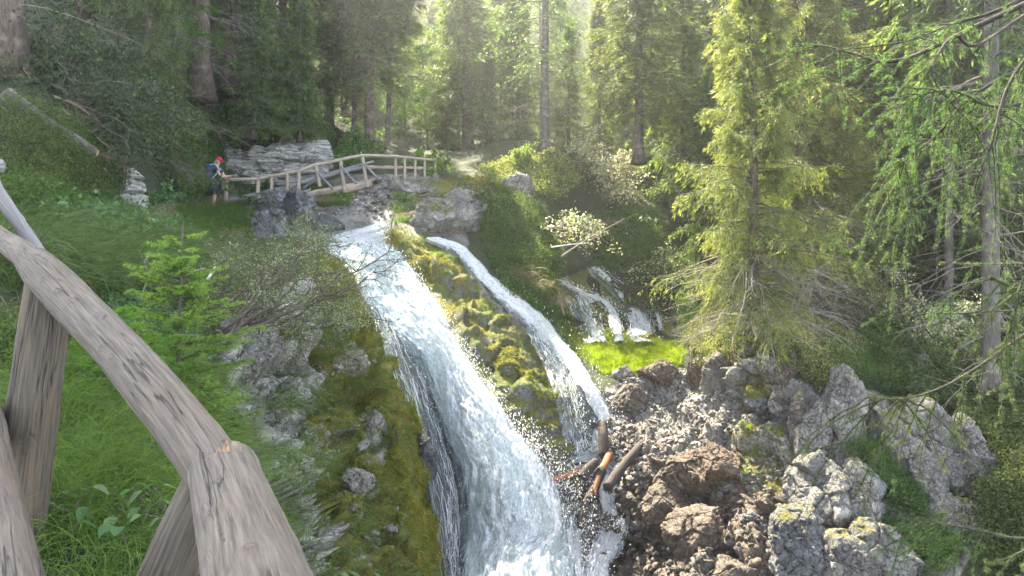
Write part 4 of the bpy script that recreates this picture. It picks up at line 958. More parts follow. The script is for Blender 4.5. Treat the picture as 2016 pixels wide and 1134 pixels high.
br = tag(empty('footbridge', pt(690, 380, 26.5)), 'small timber footbridge with braced railing over the stream', 'bridge')
simple_log('handrail', [pt(621, 325, 25.8), pt(645, 320, 26.0), pt(672, 314, 26.3), pt(714, 306, 26.8)], [.062, .06, .058, .06], M['rail'], br, seed=5)
simple_log('handrail', [pt(712, 306.5, 26.8), pt(745, 307, 27.4), pt(782, 308.5, 28.0), pt(820, 312, 28.5), pt(862, 316, 29.0)], [.064, .062, .058, .054, .05], M['rail'], br, seed=6)
for k, (xa, ya, xb, yb, Y, xc, yc) in enumerate([(622, 325, 630, 368, 25.8, 655, 372), (670, 315, 679, 377, 26.3, 701, 361), (713, 308, 723, 367, 26.8, 744, 351)]):
    p = simple_log('post', [pt(xa, ya, Y), pt((xa + xb) / 2, (ya + yb) / 2, Y - .05), pt(xb, yb, Y - .1)], [.064, .062, .062], M['rail'], br, seed=40 + k)
    simple_log('brace', [pt(xa + 2, ya + 13, Y - .04), pt(xc, yc, Y - .45)], [.042, .046], M['brace'], br, sides=10, seed=44 + k)
for k, (x, y0, y1, Y) in enumerate([(779, 310, 352, 28.0), (797, 311, 352.5, 28.2), (817.5, 313, 347, 28.5), (836, 315, 351, 28.7), (857, 317, 350, 29.0)]):
    simple_log('post', [pt(x, y0, Y), pt(x, (y0 + y1) / 2, Y), pt(x, y1 + 2, Y)], [.050, .052, .058], M['rail'], br, seed=50 + k)
board('board', pt(600, 362, 26.2), pt(670, 338, 26.6), .06, .018, M['pole'], br, 60)
board('board', pt(672, 339, 26.6), pt(714, 329, 27.0), .06, .018, M['pole'], br, 61)
board('board', pt(716, 329, 27.0), pt(778, 329.5, 28.05), .06, .018, M['rail'], br, 62)
board('board', pt(780, 329.5, 28.1), pt(856, 331.5, 29.05), .05, .018, M['rail'], br, 63)
# far railing seen through the near one
simple_log('handrail', [pt(596, 372, 27.4), pt(640, 345, 27.7), pt(690, 330, 28.3), pt(735, 318, 28.8)], [.05, .05, .05, .05], M['brace'], br, seed=7)
simple_log('beam', [pt(598, 388, 26.0), pt(640, 379, 26.2), pt(690, 371.5, 26.5), pt(730, 361, 26.9)], [.15, .155, .15, .14], M['rail'], br, sides=20, seed=8)
simple_log('beam', [pt(610, 384, 27.1), pt(660, 376, 27.3), pt(740, 360, 27.8)], [.14, .14, .14], M['rail'], br, sides=16, seed=9)
for x, y, Y in ((677, 372, 26.25), (722, 361, 26.75)):
    simple_log('post', [pt(x + .5, y - 3, Y - .12), pt(x + 1.5, y + 8, Y - .12)], [.075, .075], M['rail'], br, seed=70)
a0, a1 = pt(594, 384, 26.0), pt(748, 352, 27.0); b0, b1 = pt(612, 378, 27.4), pt(752, 349, 28.2)
NPL = 26
for k in range(NPL):
    f = (k + .5) / NPL; p, q_ = a0 + (a1 - a0) * f, b0 + (b1 - b0) * f
    e_ = unit(a1 - a0); hw = np.linalg.norm(a1 - a0) / NPL * .47; nz = unit(np.cross(e_, q_ - p)); nz *= np.sign(nz[2])
    o = board('plank', p - (q_ - p) * .04 * rnd(1), q_, hw, .022 + .002 * (k % 3), M['rail'] if k % 3 else M['pole'], br, 80 + k, up=nz if True else (0, 0, 1))
# ------------------------------------------------------------------ grass
def grass_geo(p, nn, lmin, lmax, wid, bend, up=0.8, lean=None, S=4):
    n = len(p); L = lmin + (lmax - lmin) * rnd(n)
    d0 = unit(nn * (1 - up) + np.array([0, 0, 1.0]) * up + 0.35 * nrm(n, 3))
    side = nrm(n, 3); side[:, 2] = 0; side = unit(side)
    if lean is not None: side = unit(side + np.array(lean))
    t = np.linspace(0, 1, S + 1)[None, :, None]; b = (bend * (0.4 + 1.2 * rnd(n)))[:, None, None]
    pts = p[:, None] + L[:, None, None] * (d0[:, None] * (t - 0.25 * b * t * t) + side[:, None] * b * t * t * 0.9 - np.array([0, 0, 1.0]) * b * 0.55 * t ** 3)
    tang = np.gradient(pts, axis=1); s = unit(np.cross(tang, nrm(n, 1, 3)))
    w = (wid * (0.6 + .8 * rnd(n)))[:, None, None] * (1 - t ** 1.6 * .93)
    V = np.stack([pts - s * w * .5, pts + s * w * .5], 2).reshape(-1, 3)
    k = np.arange(n)[:, None] * (2 * S + 2) + np.arange(S)[None] * 2
    q = np.stack([k, k + 1, k + 3, k + 2], -1).reshape(-1, 4)
    tt = np.zeros((n, S + 1, 2, 4)); tt[..., 0] = rnd(n)[:, None, None]; tt[..., 1] = (t[..., 0] ** 2 * rnd(n, 1) * .6)[..., None]; tt[..., 3] = 1
    return V, q, tt.reshape(-1, 4)
def gather(name, geos, mat, kind='stuff', parent=None):
    Vs, Qs, Ts, k = [], [], [], 0
    for V, q, t in geos: Vs.append(V); Qs.append(q + k); Ts.append(t); k += len(V)
    o = obj(name, np.vstack(Vs), np.vstack(Qs), mat, parent, False, {'tint': np.vstack(Ts)})
    return tag(o, kind=kind) if kind else o
def clump(p, nn, n_each, spread):
    "tufts: several blades from each point"
    P_ = np.repeat(p, n_each, 0); N_ = np.repeat(nn, n_each, 0); o = nrm(len(P_), 3) * spread; o[:, 2] *= .3
    return P_ + o, N_
def patchy(poly, n, freq=1.2, thr=0.0, seed=1, soft=0):
    p, nn = scatter(poly, n, soft); k = fbm(p, freq, 3, seed) > thr; return p[k], nn[k]
NEARG = [(-40,760),(120,720),(380,760),(470,880),(560,1010),(600,1180),(560,1390),(-40,1390)]
p, nn = scatter(NEARG, 15000)
g = [grass_geo(p, nn, .22, .52, .0042, .75, .85, (.35, -.1, 0), 5)]
p, nn = clump(*scatter([(80,760),(400,800),(460,960),(300,1120),(60,1100)], 60), 90, .05); g.append(grass_geo(p, nn, .35, .68, .0042, .8, .9, (.5, -.2, 0), 6))
gather('grass', g, M['grass']); g = []
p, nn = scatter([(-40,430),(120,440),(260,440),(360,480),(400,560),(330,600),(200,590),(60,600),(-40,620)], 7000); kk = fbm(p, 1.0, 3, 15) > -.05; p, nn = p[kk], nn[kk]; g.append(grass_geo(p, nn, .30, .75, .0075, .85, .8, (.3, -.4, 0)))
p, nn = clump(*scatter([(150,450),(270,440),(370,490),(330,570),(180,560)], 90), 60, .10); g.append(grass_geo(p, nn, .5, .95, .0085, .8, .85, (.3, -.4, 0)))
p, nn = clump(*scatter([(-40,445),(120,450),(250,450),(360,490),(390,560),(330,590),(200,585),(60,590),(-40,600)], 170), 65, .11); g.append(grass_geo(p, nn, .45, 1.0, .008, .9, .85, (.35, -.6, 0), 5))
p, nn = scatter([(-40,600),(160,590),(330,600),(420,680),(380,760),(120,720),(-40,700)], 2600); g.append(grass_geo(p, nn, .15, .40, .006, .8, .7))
gather('grass', g, M['grass_shade'])
# around the hiker, by the bridge, on the ledges of the cliffs
g = []
p, nn = scatter([(345,410),(440,408),(500,420),(495,470),(420,475),(350,460)], 5200); g.append(grass_geo(p, nn, .22, .50, .012, .6, .9, (.2, -.2, 0)))
p, nn = scatter([(440,400),(560,385),(640,360),(660,372),(600,392),(460,412)], 1500); g.append(grass_geo(p, nn, .10, .28, .012, .6, .9))
p, nn = scatter([(605,372),(650,366),(690,385),(680,410),(620,405)], 2600); g.append(grass_geo(p, nn, .25, .50, .013, .7, .85, (.2, -.3, 0)))
p, nn = clump(*scatter([(770,395),(815,390),(810,450),(778,450)], 14), 60, .10); g.append(grass_geo(p, nn, .3, .55, .012, .8, .7, (0, -.5, 0)))
p, nn = clump(*scatter([(850,395),(905,390),(900,450),(860,450)], 16), 50, .12); g.append(grass_geo(p, nn, .25, .5, .012, .8, .7, (0, -.5, 0)))
p, nn = clump(*scatter([(820,460),(870,470),(900,560),(880,560),(850,500)], 16), 40, .06); g.append(grass_geo(p, nn, .12, .28, .011, .9, .6, (0, -.5, 0)))
p, nn = scatter([(1020,600),(1150,600),(1160,700),(1110,700)], 3000); g.append(grass_geo(p, nn, .10, .25, .012, .6, .8))
p, nn = scatter([(1170,420),(1290,400),(1330,520),(1290,600),(1180,520)], 5200); g.append(grass_geo(p, nn, .2, .5, .016, .8, .7))
gather('grass', g, M['grass'])
g = []
for k in range(115):
    cx, cyy = [(530,640),(560,760),(575,800),(650,700),(620,760),(660,820),(590,880),(640,930),(610,1010),(680,1010),(550,700),(700,730),(520,780),(600,690),(655,1060),(585,1080),(690,910),(625,655),(545,830),(668,960),(620,1110),(700,1080),(570,960)][k % 23]
    cx += RNG.normal() * 26; cyy += RNG.normal() * 26
    p0, n0 = surf(np.array([cx]), np.array([cyy]))
    pp, n_ = clump(p0, n0, 80, .12); g.append(grass_geo(pp, n_, .18, .50, .008, .95, .4, (.25, -.5, 0)))
p, nn = patchy(CLIFF_L + [(500,640)], 6500, 1.6, .02, 3); g.append(grass_geo(p, nn, .04, .12, .008, .9, .5))
p, nn = patchy([(470,640),(640,560),(700,760),(760,960),(780,1130),(480,1130),(440,800)], 9000, 1.1, .05, 4); g.append(grass_geo(p, nn, .08, .24, .006, .9, .5, (.2, -.4, 0)))
gather('grass', g, M['grass'])
g = []
p, nn = scatter([(1110,655),(1180,645),(1240,660),(1260,690),(1330,672),(1350,690),(1330,725),(1270,735),(1190,730),(1140,700)], 15000); g.append(grass_geo(p, nn, .10, .30, .011, .7, .9))
p, nn = clump(*scatter([(1150,655),(1250,660),(1340,680),(1320,730),(1180,725)], 60), 45, .09); g.append(grass_geo(p, nn, .22, .42, .010, .7, .85, (-.2, -.2, 0)))
p, nn = clump(*scatter([(1390,840),(1540,850),(1560,940),(1400,940)], 9), 40, .05); g.append(grass_geo(p, nn, .10, .22, .008, .7, .85))
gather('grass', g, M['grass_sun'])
g = []
for (x, y, n, l) in ((645,400,420,.5),(470,468,240,.4),(440,470,160,.35),(800,430,220,.4),(885,455,200,.4),(1050,560,420,.5),(1020,540,260,.5),(300,540,160,.5),(280,525,120,.5),(240,560,120,.5),(1080,590,260,.4),(1200,440,260,.5),(480,640,120,.4),(560,600,100,.35)):
    p0, n0 = surf(np.array([x + 0.0]), np.array([y + 0.0])); pp, n_ = clump(p0, n0, n, .22); g.append(grass_geo(pp, n_, l * .5, l, .009, 1.0, .1, (0, -.6, -.4)))
p, nn = scatter([(-40,600),(160,590),(330,600),(420,680),(380,760)], 700); g.append(grass_geo(p, nn, .15, .35, .006, .9, .4))
gather('dry_grass', g, M['straw'])
# moss cushions: short dense pile on the mossy rocks
g = []
p, nn = patchy(CLIFF_L, 60000, 1.3, -.1, 5); g.append(grass_geo(p, nn, .03, .10, .010, .9, .2, (0, -.4, -.3), 2))
p, nn = patchy([(760,455),(860,480),(960,580),(1000,650),(1050,660),(1140,780),(1140,860),(1060,860),(960,700),(830,560)], 24000, 1.3, 0.05, 6); g.append(grass_geo(p, nn, .025, .08, .012, .8, .2, None, 2))
p, nn = patchy([(1110,575),(1190,600),(1290,640),(1200,690),(1120,660)], 3500, 1.6, -.1, 7); g.append(grass_geo(p, nn, .03, .09, .02, .8, .2, None, 2))
p, nn = scatter([(1455,745),(1525,735),(1520,820),(1450,815)], 3800); g.append(grass_geo(p, nn, .02, .06, .014, .8, .3, None, 2))
p, nn = patchy([(1390,840),(1560,840),(1560,960),(1420,970)], 6000, 2.2, .12, 8); g.append(grass_geo(p, nn, .02, .06, .014, .8, .3, None, 2))
p, nn = patchy([(760,375),(900,345),(1010,335),(1000,360),(900,385),(800,400)], 5000, 1.0, -.1, 9); g.append(grass_geo(p, nn, .03, .10, .022, .8, .5, None, 2))
gather('moss', g, M['mosstuft'])
p, nn = patchy(CLIFF_L, 42000, 2.0, 0.0, 25); gather('moss', [grass_geo(p, nn, .04, .14, .009, .95, .25, (.1, -.5, -.3), 3)], M['grass_moss'])
p, nn = patchy([(760,455),(860,480),(960,580),(1000,650),(1050,660),(1140,780),(1140,860),(1060,860),(960,700),(830,560)], 14000, 1.6, .08, 26); gather('moss', [grass_geo(p, nn, .04, .14, .011, .95, .25, (.1, -.5, -.3), 3)], M['grass_moss'])

# ------------------------------------------------------------------ low leafy cover on the slopes (a mass of tiny leaves)
def cover(name, poly, n, hmax, l, w, mat, seed, tip=.25, lump=0.9, soft=0, freq=0.9):
    p, nn = scatter(poly, n, soft)
    h = hmax * (0.35 + 0.65 * np.clip(0.5 + lump * fbm(p, freq, 3, seed), 0, 1)); t = rnd(len(p)) ** .45
    up = unit(nn + np.array([0, -.1, .9]))
    C = p + up * (h * t)[:, None] + nrm(len(p), 3) * l * 1.2
    D = unit(up * .5 + .9 * nrm(len(p), 3)); tn = mktint(len(p)); tn[:, 1] = (t > .82) * rnd(len(p)) * tip * 2; tn[:, 0] *= .4 + .6 * t
    return tag(leaves(name, C, D, nrm(len(p), 3), l * (.6 + .8 * rnd(len(p))), w * (.7 + .6 * rnd(len(p))), tn, mat), kind='stuff')
cover('bilberry_cover', [(-40,240),(60,230),(140,265),(200,320),(225,400),(190,430),(60,420),(-40,415)], 46000, .50, .035, .02, M['bilberry'], 1)
cover('bilberry_cover', [(-40,60),(150,100),(280,200),(330,250),(330,330),(290,330),(240,250),(150,170),(-40,160)], 22000, .5, .06, .035, M['bilberry'], 2)
cover('hillside_cover', [(290,160),(420,150),(450,260),(420,330),(400,400),(350,410),(300,340)], 34000, .9, .07, .042, M['bilberry'], 3)
cover('hillside_cover', [(410,180),(560,180),(640,250),(650,285),(560,278),(420,285)], 30000, .9, .08, .045, M['broad'], 4)
cover('undergrowth', [(1000,370),(1060,420),(1100,520),(1090,610),(1020,580),(950,500),(950,400)], 42000, .55, .045, .026, M['bilberry'], 5, .3)
cover('undergrowth', [(940,345),(1090,310),(1140,360),(1100,400),(1000,390)], 24000, .6, .055, .034, M['rhodo'], 6, .5)
cover('undergrowth', [(1130,640),(1000,590),(960,500),(1010,560)], 6000, .3, .05, .03, M['broad'], 7)
cover('alpenrose_cover', [(1340,640),(1450,625),(1470,680),(1400,720),(1350,695)], 26000, .45, .042, .024, M['rhodo'], 8, .5)
cover('alpenrose_cover', [(1500,640),(1620,650),(1700,700),(1680,760),(1600,770),(1530,740),(1510,690)], 40000, .5, .042, .024, M['rhodo'], 9, .45)
cover('dwarf_pine_cover', [(1560,660),(1720,670),(1780,740),(1740,790),(1660,770),(1600,700)], 36000, .5, .06, .012, M['pine'], 10, .3)
cover('dwarf_pine_cover', [(1655,880),(1700,890),(1790,960),(1770,1010),(1700,960)], 26000, .55, .055, .013, M['pine'], 11, .35)
cover('undergrowth', [(1700,980),(1860,1000),(1900,1080),(1860,1134),(1720,1134),(1700,1040)], 22000, .45, .045, .02, M['pine'], 12, .2)
cover('undergrowth', [(1890,780),(2060,760),(2060,1134),(1940,1134),(1930,1000),(1900,900)], 46000, .8, .05, .028, M['bilberry'], 13, .4)
cover('undergrowth', [(1680,640),(1900,620),(2060,640),(2060,780),(1900,800),(1760,740)], 40000, .8, .07, .04, M['bilberry'], 14, .4)
cover('undergrowth', [(1720,715),(1800,740),(1910,770),(1910,840),(1820,810),(1740,770)], 16000, .6, .06, .035, M['bilberry'], 27, .3)
cover('undergrowth', [(1325,560),(1400,560),(1420,640),(1350,660)], 16000, .5, .06, .035, M['broad'], 15, .2)
cover('undergrowth', [(360,480),(480,470),(620,500),(620,560),(500,600),(380,580)], 16000, .22, .04, .02, M['willow'], 16, .2)
cover('undergrowth', [(-40,690),(110,670),(230,700),(330,760),(250,790),(60,760)], 16000, .25, .035, .02, M['bilberry'], 17, .3)
cover('undergrowth', [(200,600),(330,600),(420,700),(400,760),(260,720)], 12000, .2, .03, .02, M['herb'], 18, .3)
cover('ledge_cover', [(420,262),(540,256),(640,268),(655,292),(560,284),(430,288)], 9000, .55, .07, .04, M['broad'], 22, .3)
cover('undergrowth', [(690,260),(760,300),(700,340),(640,330)], 6000, .5, .09, .055, M['broad'], 19, .6)
cover('bilberry_cover', [(-40,395),(120,400),(215,395),(235,430),(140,450),(-40,440)], 14000, .45, .04, .022, M['bilberry'], 23, .15)
cover('herb_cover', [(60,440),(200,430),(340,450),(370,500),(250,520),(120,500)], 5000, .45, .09, .05, M['herb'], 24, .3)
cover('red_leaf_cover', [(180,390),(225,380),(225,425),(190,430)], 1800, .22, .035, .022, M['red_leaf'], 20)
cover('red_leaf_cover', [(1490,650),(1560,650),(1550,700),(1500,690)], 1200, .3, .04, .022, M['red_leaf'], 21)

def hill_cover(n):
    x = (rnd(n) * 2 - 1) * 42; y = 24 + 30 * rnd(n) ** 1.3; k = np.abs(x) < y * .78 ; x, y = x[k], y[k]; z = hz(x, y); b = np.stack([x, y, z], -1); n = len(b)
    px, py = 1008 + FOC * x / y, 567 - FOC * z / y; fd = depth(np.clip(px, -600, 2400), np.clip(py, 280, 1300)); k = ~((py > 280) & (fd < y)) ; b = b[k]; n = len(b)
    h = .9 * np.clip(.35 + .9 * fbm(b, .5, 3, 77), .05, 1); t = rnd(n) ** .5; C = b + np.array([0, 0, 1.0]) * (h * t)[:, None]; tn = mktint(n); tn[:, 1] = (t > .8) * rnd(n) * .5
    tag(leaves('undergrowth', C, unit(nrm(n, 3)), nrm(n, 3), .16 * (.6 + .8 * rnd(n)), .08 * (.6 + .8 * rnd(n)), tn, M['broad']), kind='stuff')
hill_cover(70000)
# ------------------------------------------------------------------ shrubs and herbs that one can point at
def curve_pts(a, d, L, droop, n=8, wig=.05, upt=0.0):
    t = np.linspace(0, 1, n)[:, None]
    p = a + d * L * t + np.array([0, 0, -1.0]) * droop * L * t ** 2 + np.array([0, 0, 1.0]) * upt * L * t ** 3
    return p + np.cumsum(nrm(n, 3), 0) * wig * L / n * np.minimum(1, t * 3)
def shrub(name, base, stems, mat, label, cat, group=None, leaf=(.05, .03), per=26, r0=.018, sub=7, tip=.35, spread=.16, flat=.3, stem_mat=None, tipb=0.0, sublen=.35):
    "stems: list of (direction, length, droop). Branching stems with leaf clusters along the twigs"
    root = tag(empty(name, base), label, cat, group); mb = MB(); C = []; base = np.zeros(3)
    for (d, L, dr) in stems:
        d = unit(np.array(d, float)); c = curve_pts(base + nrm(3) * .04, d, L, dr, 12, .25)
        mb.tube(c, np.linspace(r0, r0 * .25, 12), 5)
        for k in range(sub):
            f = .25 + .75 * (k + rnd(1)[0]) / sub; i = min(int(f * 11), 10); b = c[i]
            dd = unit(unit(c[min(i + 1, 11)] - c[i]) * .7 + nrm(3) * .65 + np.array([0, 0, .15])); Ls = L * sublen * (1.15 - .6 * f) * (.6 + .8 * rnd(1)[0])
            cc = curve_pts(b, dd, Ls, .15, 7, .3); mb.tube(cc, np.linspace(r0 * .4, r0 * .12, 7), 4)
            m = int(per * (.5 + rnd(1)[0])); q = cc[RNG.integers(2, 7, m)] + nrm(m, 3) * spread * Ls * np.array([1, 1, .6]); C.append(q)
        m = per; C.append(c[RNG.integers(7, 12, m)] + nrm(m, 3) * spread * L * .3)
    C = np.vstack(C); n = len(C)
    mb.build('stem', stem_mat or M['stem'], root)
    D = unit(nrm(n, 3) + np.array([0, 0, -flat])); S = nrm(n, 3); S[:, 2] *= (1 - flat)
    tn = mktint(n); tn[:, 1] = np.clip((rnd(n) < tip) * (.4 + .6 * rnd(n)) + tipb, 0, 1)
    leaves('foliage', C, D, S, leaf[0] * (.6 + .8 * rnd(n)), leaf[1] * (.6 + .8 * rnd(n)), tn, mat, root)
    return root
def fan(n, az, daz, el, de, L, dL, dr=.15):
    return [((math.sin(a) * math.cos(e), math.cos(a) * math.cos(e), math.sin(e)), L * (1 + dL * (rnd(1)[0] - .5) * 2), dr) for a, e in ((R(az + daz * (rnd(1)[0] - .5) * 2), R(el + de * (rnd(1)[0] - .5) * 2)) for _ in range(n))]
def at(px, py): return surf(np.array([float(px)]), np.array([float(py)]))[0][0]
WB, WL = M['whitebeam'], M['willow']
shrub('shrub', at(1115, 330), fan(9, 70, 60, 35, 25, 2.3, .3, .25), WB, 'pale leaved shrub glowing white on the sunlit knoll', 'shrub', leaf=(.10, .06), per=22, r0=.03, sub=9, tip=.5)
shrub('shrub', at(1185, 400) + np.array([0, -.6, 0]), fan(6, 60, 50, 40, 25, 2.0, .3, .3), WB, 'second whitish shrub below the glowing knoll, over the dark gully', 'shrub', leaf=(.095, .06), per=18, r0=.028, sub=9, tip=.4)
shrub('shrub', at(1060, 470) + np.array([0, -.3, .2]), fan(9, 95, 40, 18, 22, 2.1, .3, .25), WB, 'pale leafy shrub leaning right above the back cascades', 'shrub', leaf=(.085, .05), per=20, r0=.03, sub=9, tip=.4)
shrub('shrub', at(1205, 385) + np.array([0, -.2, .5]), fan(10, 20, 80, 50, 25, 1.9, .3, .2), WB, 'tall pale shrub right of the glowing knoll in front of the brown trunk', 'shrub', leaf=(.10, .06), per=26, r0=.026, sub=9, tip=.45)
shrub('shrub', at(1010, 350) + np.array([0, -.1, .1]), fan(10, 40, 90, 45, 30, 1.1, .4, .2), M['broad'], 'bright green bush spilling down the left side of the knoll', 'shrub', leaf=(.09, .055), per=30, r0=.016, sub=8, tip=.5, tipb=.15)
shrub('shrub', at(1340, 560), fan(10, -60, 70, 40, 30, 1.7, .4, .2), WB, 'grey green bush below the sunlit spruce beside the dark hollow', 'shrub', leaf=(.085, .05), per=22, r0=.025, sub=8, tip=.15)
shrub('shrub', at(1690, 660) + np.array([0, 0, .1]), fan(9, 45, 60, 42, 22, 2.8, .3, .15), WB, 'whitish backlit open shrub between spruce and grey trunk', 'shrub', leaf=(.075, .05), per=22, r0=.035, sub=11, tip=.5, spread=.12, sublen=.28)
shrub('shrub', at(1740, 690) + np.array([0, -.2, .1]), fan(6, 80, 35, 18, 18, 2.4, .3, .15), WB, 'low spreading whitish backlit shrub above the cliff edge', 'shrub', leaf=(.075, .05), per=22, r0=.03, sub=10, tip=.5, spread=.12, sublen=.28)
shrub('shrub', at(845, 345) + np.array([0, .4, 0]), fan(16, 0, 180, 50, 30, 1.0, .4, .15), M['broad'], 'brightly backlit yellow green bush at the far end of the railing', 'shrub', leaf=(.10, .065), per=30, r0=.02, sub=7, tip=.7, tipb=.3)
shrub('shrub', at(1035, 335), fan(14, 0, 180, 50, 30, 1.0, .4, .15), M['rhodo'], 'sun rimmed rounded bush on top of the knoll', 'shrub', leaf=(.07, .045), per=36, r0=.02, sub=7, tip=.6, tipb=.2)
shrub('shrub', at(900, 395) + np.array([0, -.2, 0]), fan(8, 0, 180, 55, 25, .8, .4, .1), WL, 'small willow on the white block beside the stream', 'shrub', leaf=(.06, .02), per=20, r0=.012, sub=6)
shrub('shrub', at(430, 700) + np.array([0, 0, .1]), fan(10, 55, 50, 42, 22, 2.1, .3, .2), WL, 'large grey willow bush with bare twigs on the left cliff edge', 'shrub', leaf=(.042, .014), per=34, r0=.02, sub=12, tip=.3, spread=.10)
shrub('shrub', at(520, 690) + np.array([0, 0, .1]), fan(8, 75, 45, 18, 20, 1.8, .3, .15), WL, 'low willow branches reaching over the moss toward the fall', 'shrub', leaf=(.042, .014), per=36, r0=.016, sub=12, tip=.4, spread=.10)
shrub('shrub', at(400, 640), fan(7, 20, 60, 50, 25, 1.5, .3, .2), WL, 'grey twiggy willow behind the young spruce', 'shrub', leaf=(.042, .014), per=26, r0=.016, sub=11, tip=.2, spread=.10)
shrub('shrub', at(590, 520), fan(8, 20, 80, 50, 25, 1.3, .4, .15), WL, 'yellowish young willow in front of the boulder pile', 'shrub', leaf=(.05, .018), per=26, r0=.014, sub=9, tip=.5, spread=.12)
shrub('shrub', at(560, 560), fan(6, 60, 60, 20, 25, 1.6, .3, .2), WL, 'sprawling willow beside the flat pale slab', 'shrub', leaf=(.045, .016), per=26, r0=.014, sub=9, tip=.3, spread=.12)
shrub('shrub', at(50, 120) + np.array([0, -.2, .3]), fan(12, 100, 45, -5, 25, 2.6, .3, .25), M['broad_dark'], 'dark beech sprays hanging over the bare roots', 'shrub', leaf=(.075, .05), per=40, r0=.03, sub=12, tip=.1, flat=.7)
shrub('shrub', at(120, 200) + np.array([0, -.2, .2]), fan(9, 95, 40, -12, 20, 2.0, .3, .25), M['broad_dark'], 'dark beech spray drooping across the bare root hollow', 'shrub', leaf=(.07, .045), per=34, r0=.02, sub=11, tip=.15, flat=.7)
shrub('shrub', at(290, 400), fan(7, 60, 90, 45, 25, .7, .4, .1), M['herb'], 'leafy herb clump at the path edge below the limestone stack', 'shrub', leaf=(.09, .06), per=16, r0=.008, sub=4, stem_mat=M['herb'])
shrub('shrub', at(1600, 925) + np.array([.2, 0, .35]), fan(8, 0, 180, 40, 35, .35, .4, .1), M['bilberry'], 'tiny sunlit shrub on the crown of the round outcrop', 'shrub', leaf=(.035, .022), per=26, r0=.006, sub=5, tip=.6, tipb=.2)

def herb(px, py, n, L, leafl, leafw, label, group=None, cat='plant', dz=0.0, mat='herb', rise=.55):
    "rosettes of broad stalked leaves with a folded blade"
    b = at(px, py) + np.array([0, 0, dz]); root = tag(empty('leafy_plant', b), label, cat, group); mb = MB(); Vs, Qs, Ts, k = [], [], [], 0
    for i in range(n):
        a = rnd(1)[0] * 6.283; e = R(35 + 40 * rnd(1)[0]); d = np.array([math.cos(a) * math.cos(e), math.sin(a) * math.cos(e), math.sin(e)]); o = nrm(3) * np.array([.12, .12, .01])
        c = curve_pts(o, d, L * (.5 + .7 * rnd(1)[0]), .25, 6, .15); mb.tube(c, np.linspace(.004, .002, 6), 4)
        dr = unit(np.array([math.cos(a), math.sin(a), -.15 - .4 * rnd(1)[0]])); s = unit(np.cross(dr, [0, 0, 1])); up = np.cross(s, dr); U = 7; lw = leafl * (.7 + .6 * rnd(1)[0]); ww = leafw * (.7 + .6 * rnd(1)[0])
        t = np.linspace(0, 1, U)[:, None]; w = ww * .5 * np.sin(np.pi * t ** .8) ** .8; mid = c[-1] + dr * lw * t + np.array([0, 0, -1]) * .3 * lw * t ** 2
        rf = .02 * lw * np.sin(t * 25)
        V = np.concatenate([mid - s * w + up * w * .35 + up * rf, mid, mid + s * w + up * w * .35 + up * rf], 0)
        j = np.arange(U - 1); q = np.vstack([np.stack([j, j + U, j + U + 1, j + 1], 1), np.stack([j + U, j + 2 * U, j + 2 * U + 1, j + U + 1], 1)])
        tt = np.zeros((3 * U, 4)); tt[:, 0] = rnd(1)[0]; tt[:, 1] = .3 * rnd(1)[0]; tt[:, 3] = 1
        Vs.append(V); Qs.append(q + k); Ts.append(tt); k += len(V)
    mb.build('stem', M['stem'], root)
    obj('leaf_rosette', np.vstack(Vs), np.vstack(Qs), M[mat], root, True, {'tint': np.vstack(Ts)})
    return root
shrub('shrub', at(925, 425) + np.array([0, -.3, .25]), fan(10, 60, 120, 40, 30, .8, .4, .15), M['bilberry'], 'low green bush growing over the white block between the falls', 'shrub', leaf=(.06, .03), per=30, r0=.012, sub=7, tip=.4)
shrub('shrub', at(1800, 740), fan(10, 0, 180, 50, 30, 1.1, .4, .15), M['bilberry'], 'dark green bush on the cliff top left of the grey trunk', 'shrub', leaf=(.06, .035), per=40, r0=.014, sub=9, tip=.3)
shrub('shrub', at(1890, 750), fan(10, 0, 180, 50, 30, 1.3, .4, .15), M['rhodo'], 'leafy bush at the foot of the grey trunk', 'shrub', leaf=(.06, .035), per=40, r0=.014, sub=9, tip=.3)
herb(180, 470, 26, .38, .20, .13, 'broad leaved herb with large pale leaves in the grass above the log')
herb(270, 465, 24, .35, .14, .11, 'mid green lobed herb at the top of the grass slope')
herb(70, 1090, 24, .20, .09, .055, 'broad leaves low in the foreground grass beside the post', dz=.1)
herb(240, 1120, 20, .20, .07, .045, 'scattered broad leaves in the middle of the foreground grass', dz=.12)
herb(290, 870, 16, .16, .07, .05, 'small round leaved plant behind the fence log', dz=.08)
herb(545, 1060, 26, .32, .13, .045, 'narrow leaved plant growing right of the log joint', dz=.05)
herb(700, 1250, 26, .42, .17, .055, 'long leaved plant at the bottom edge beside the cliff', dz=.55)
herb(640, 1240, 16, .34, .12, .045, 'bushy plant with reddish stems at the bottom near the log', dz=.4)
herb(650, 385, 14, .22, .16, .12, 'butterbur leaves on the tuft below the bridge')
herb(372, 405, 14, .35, .16, .11, 'leafy plants on the bank behind the hiker')
herb(1270, 440, 22, .5, .2, .14, 'bright herbs in the shaded gully above the small falls')

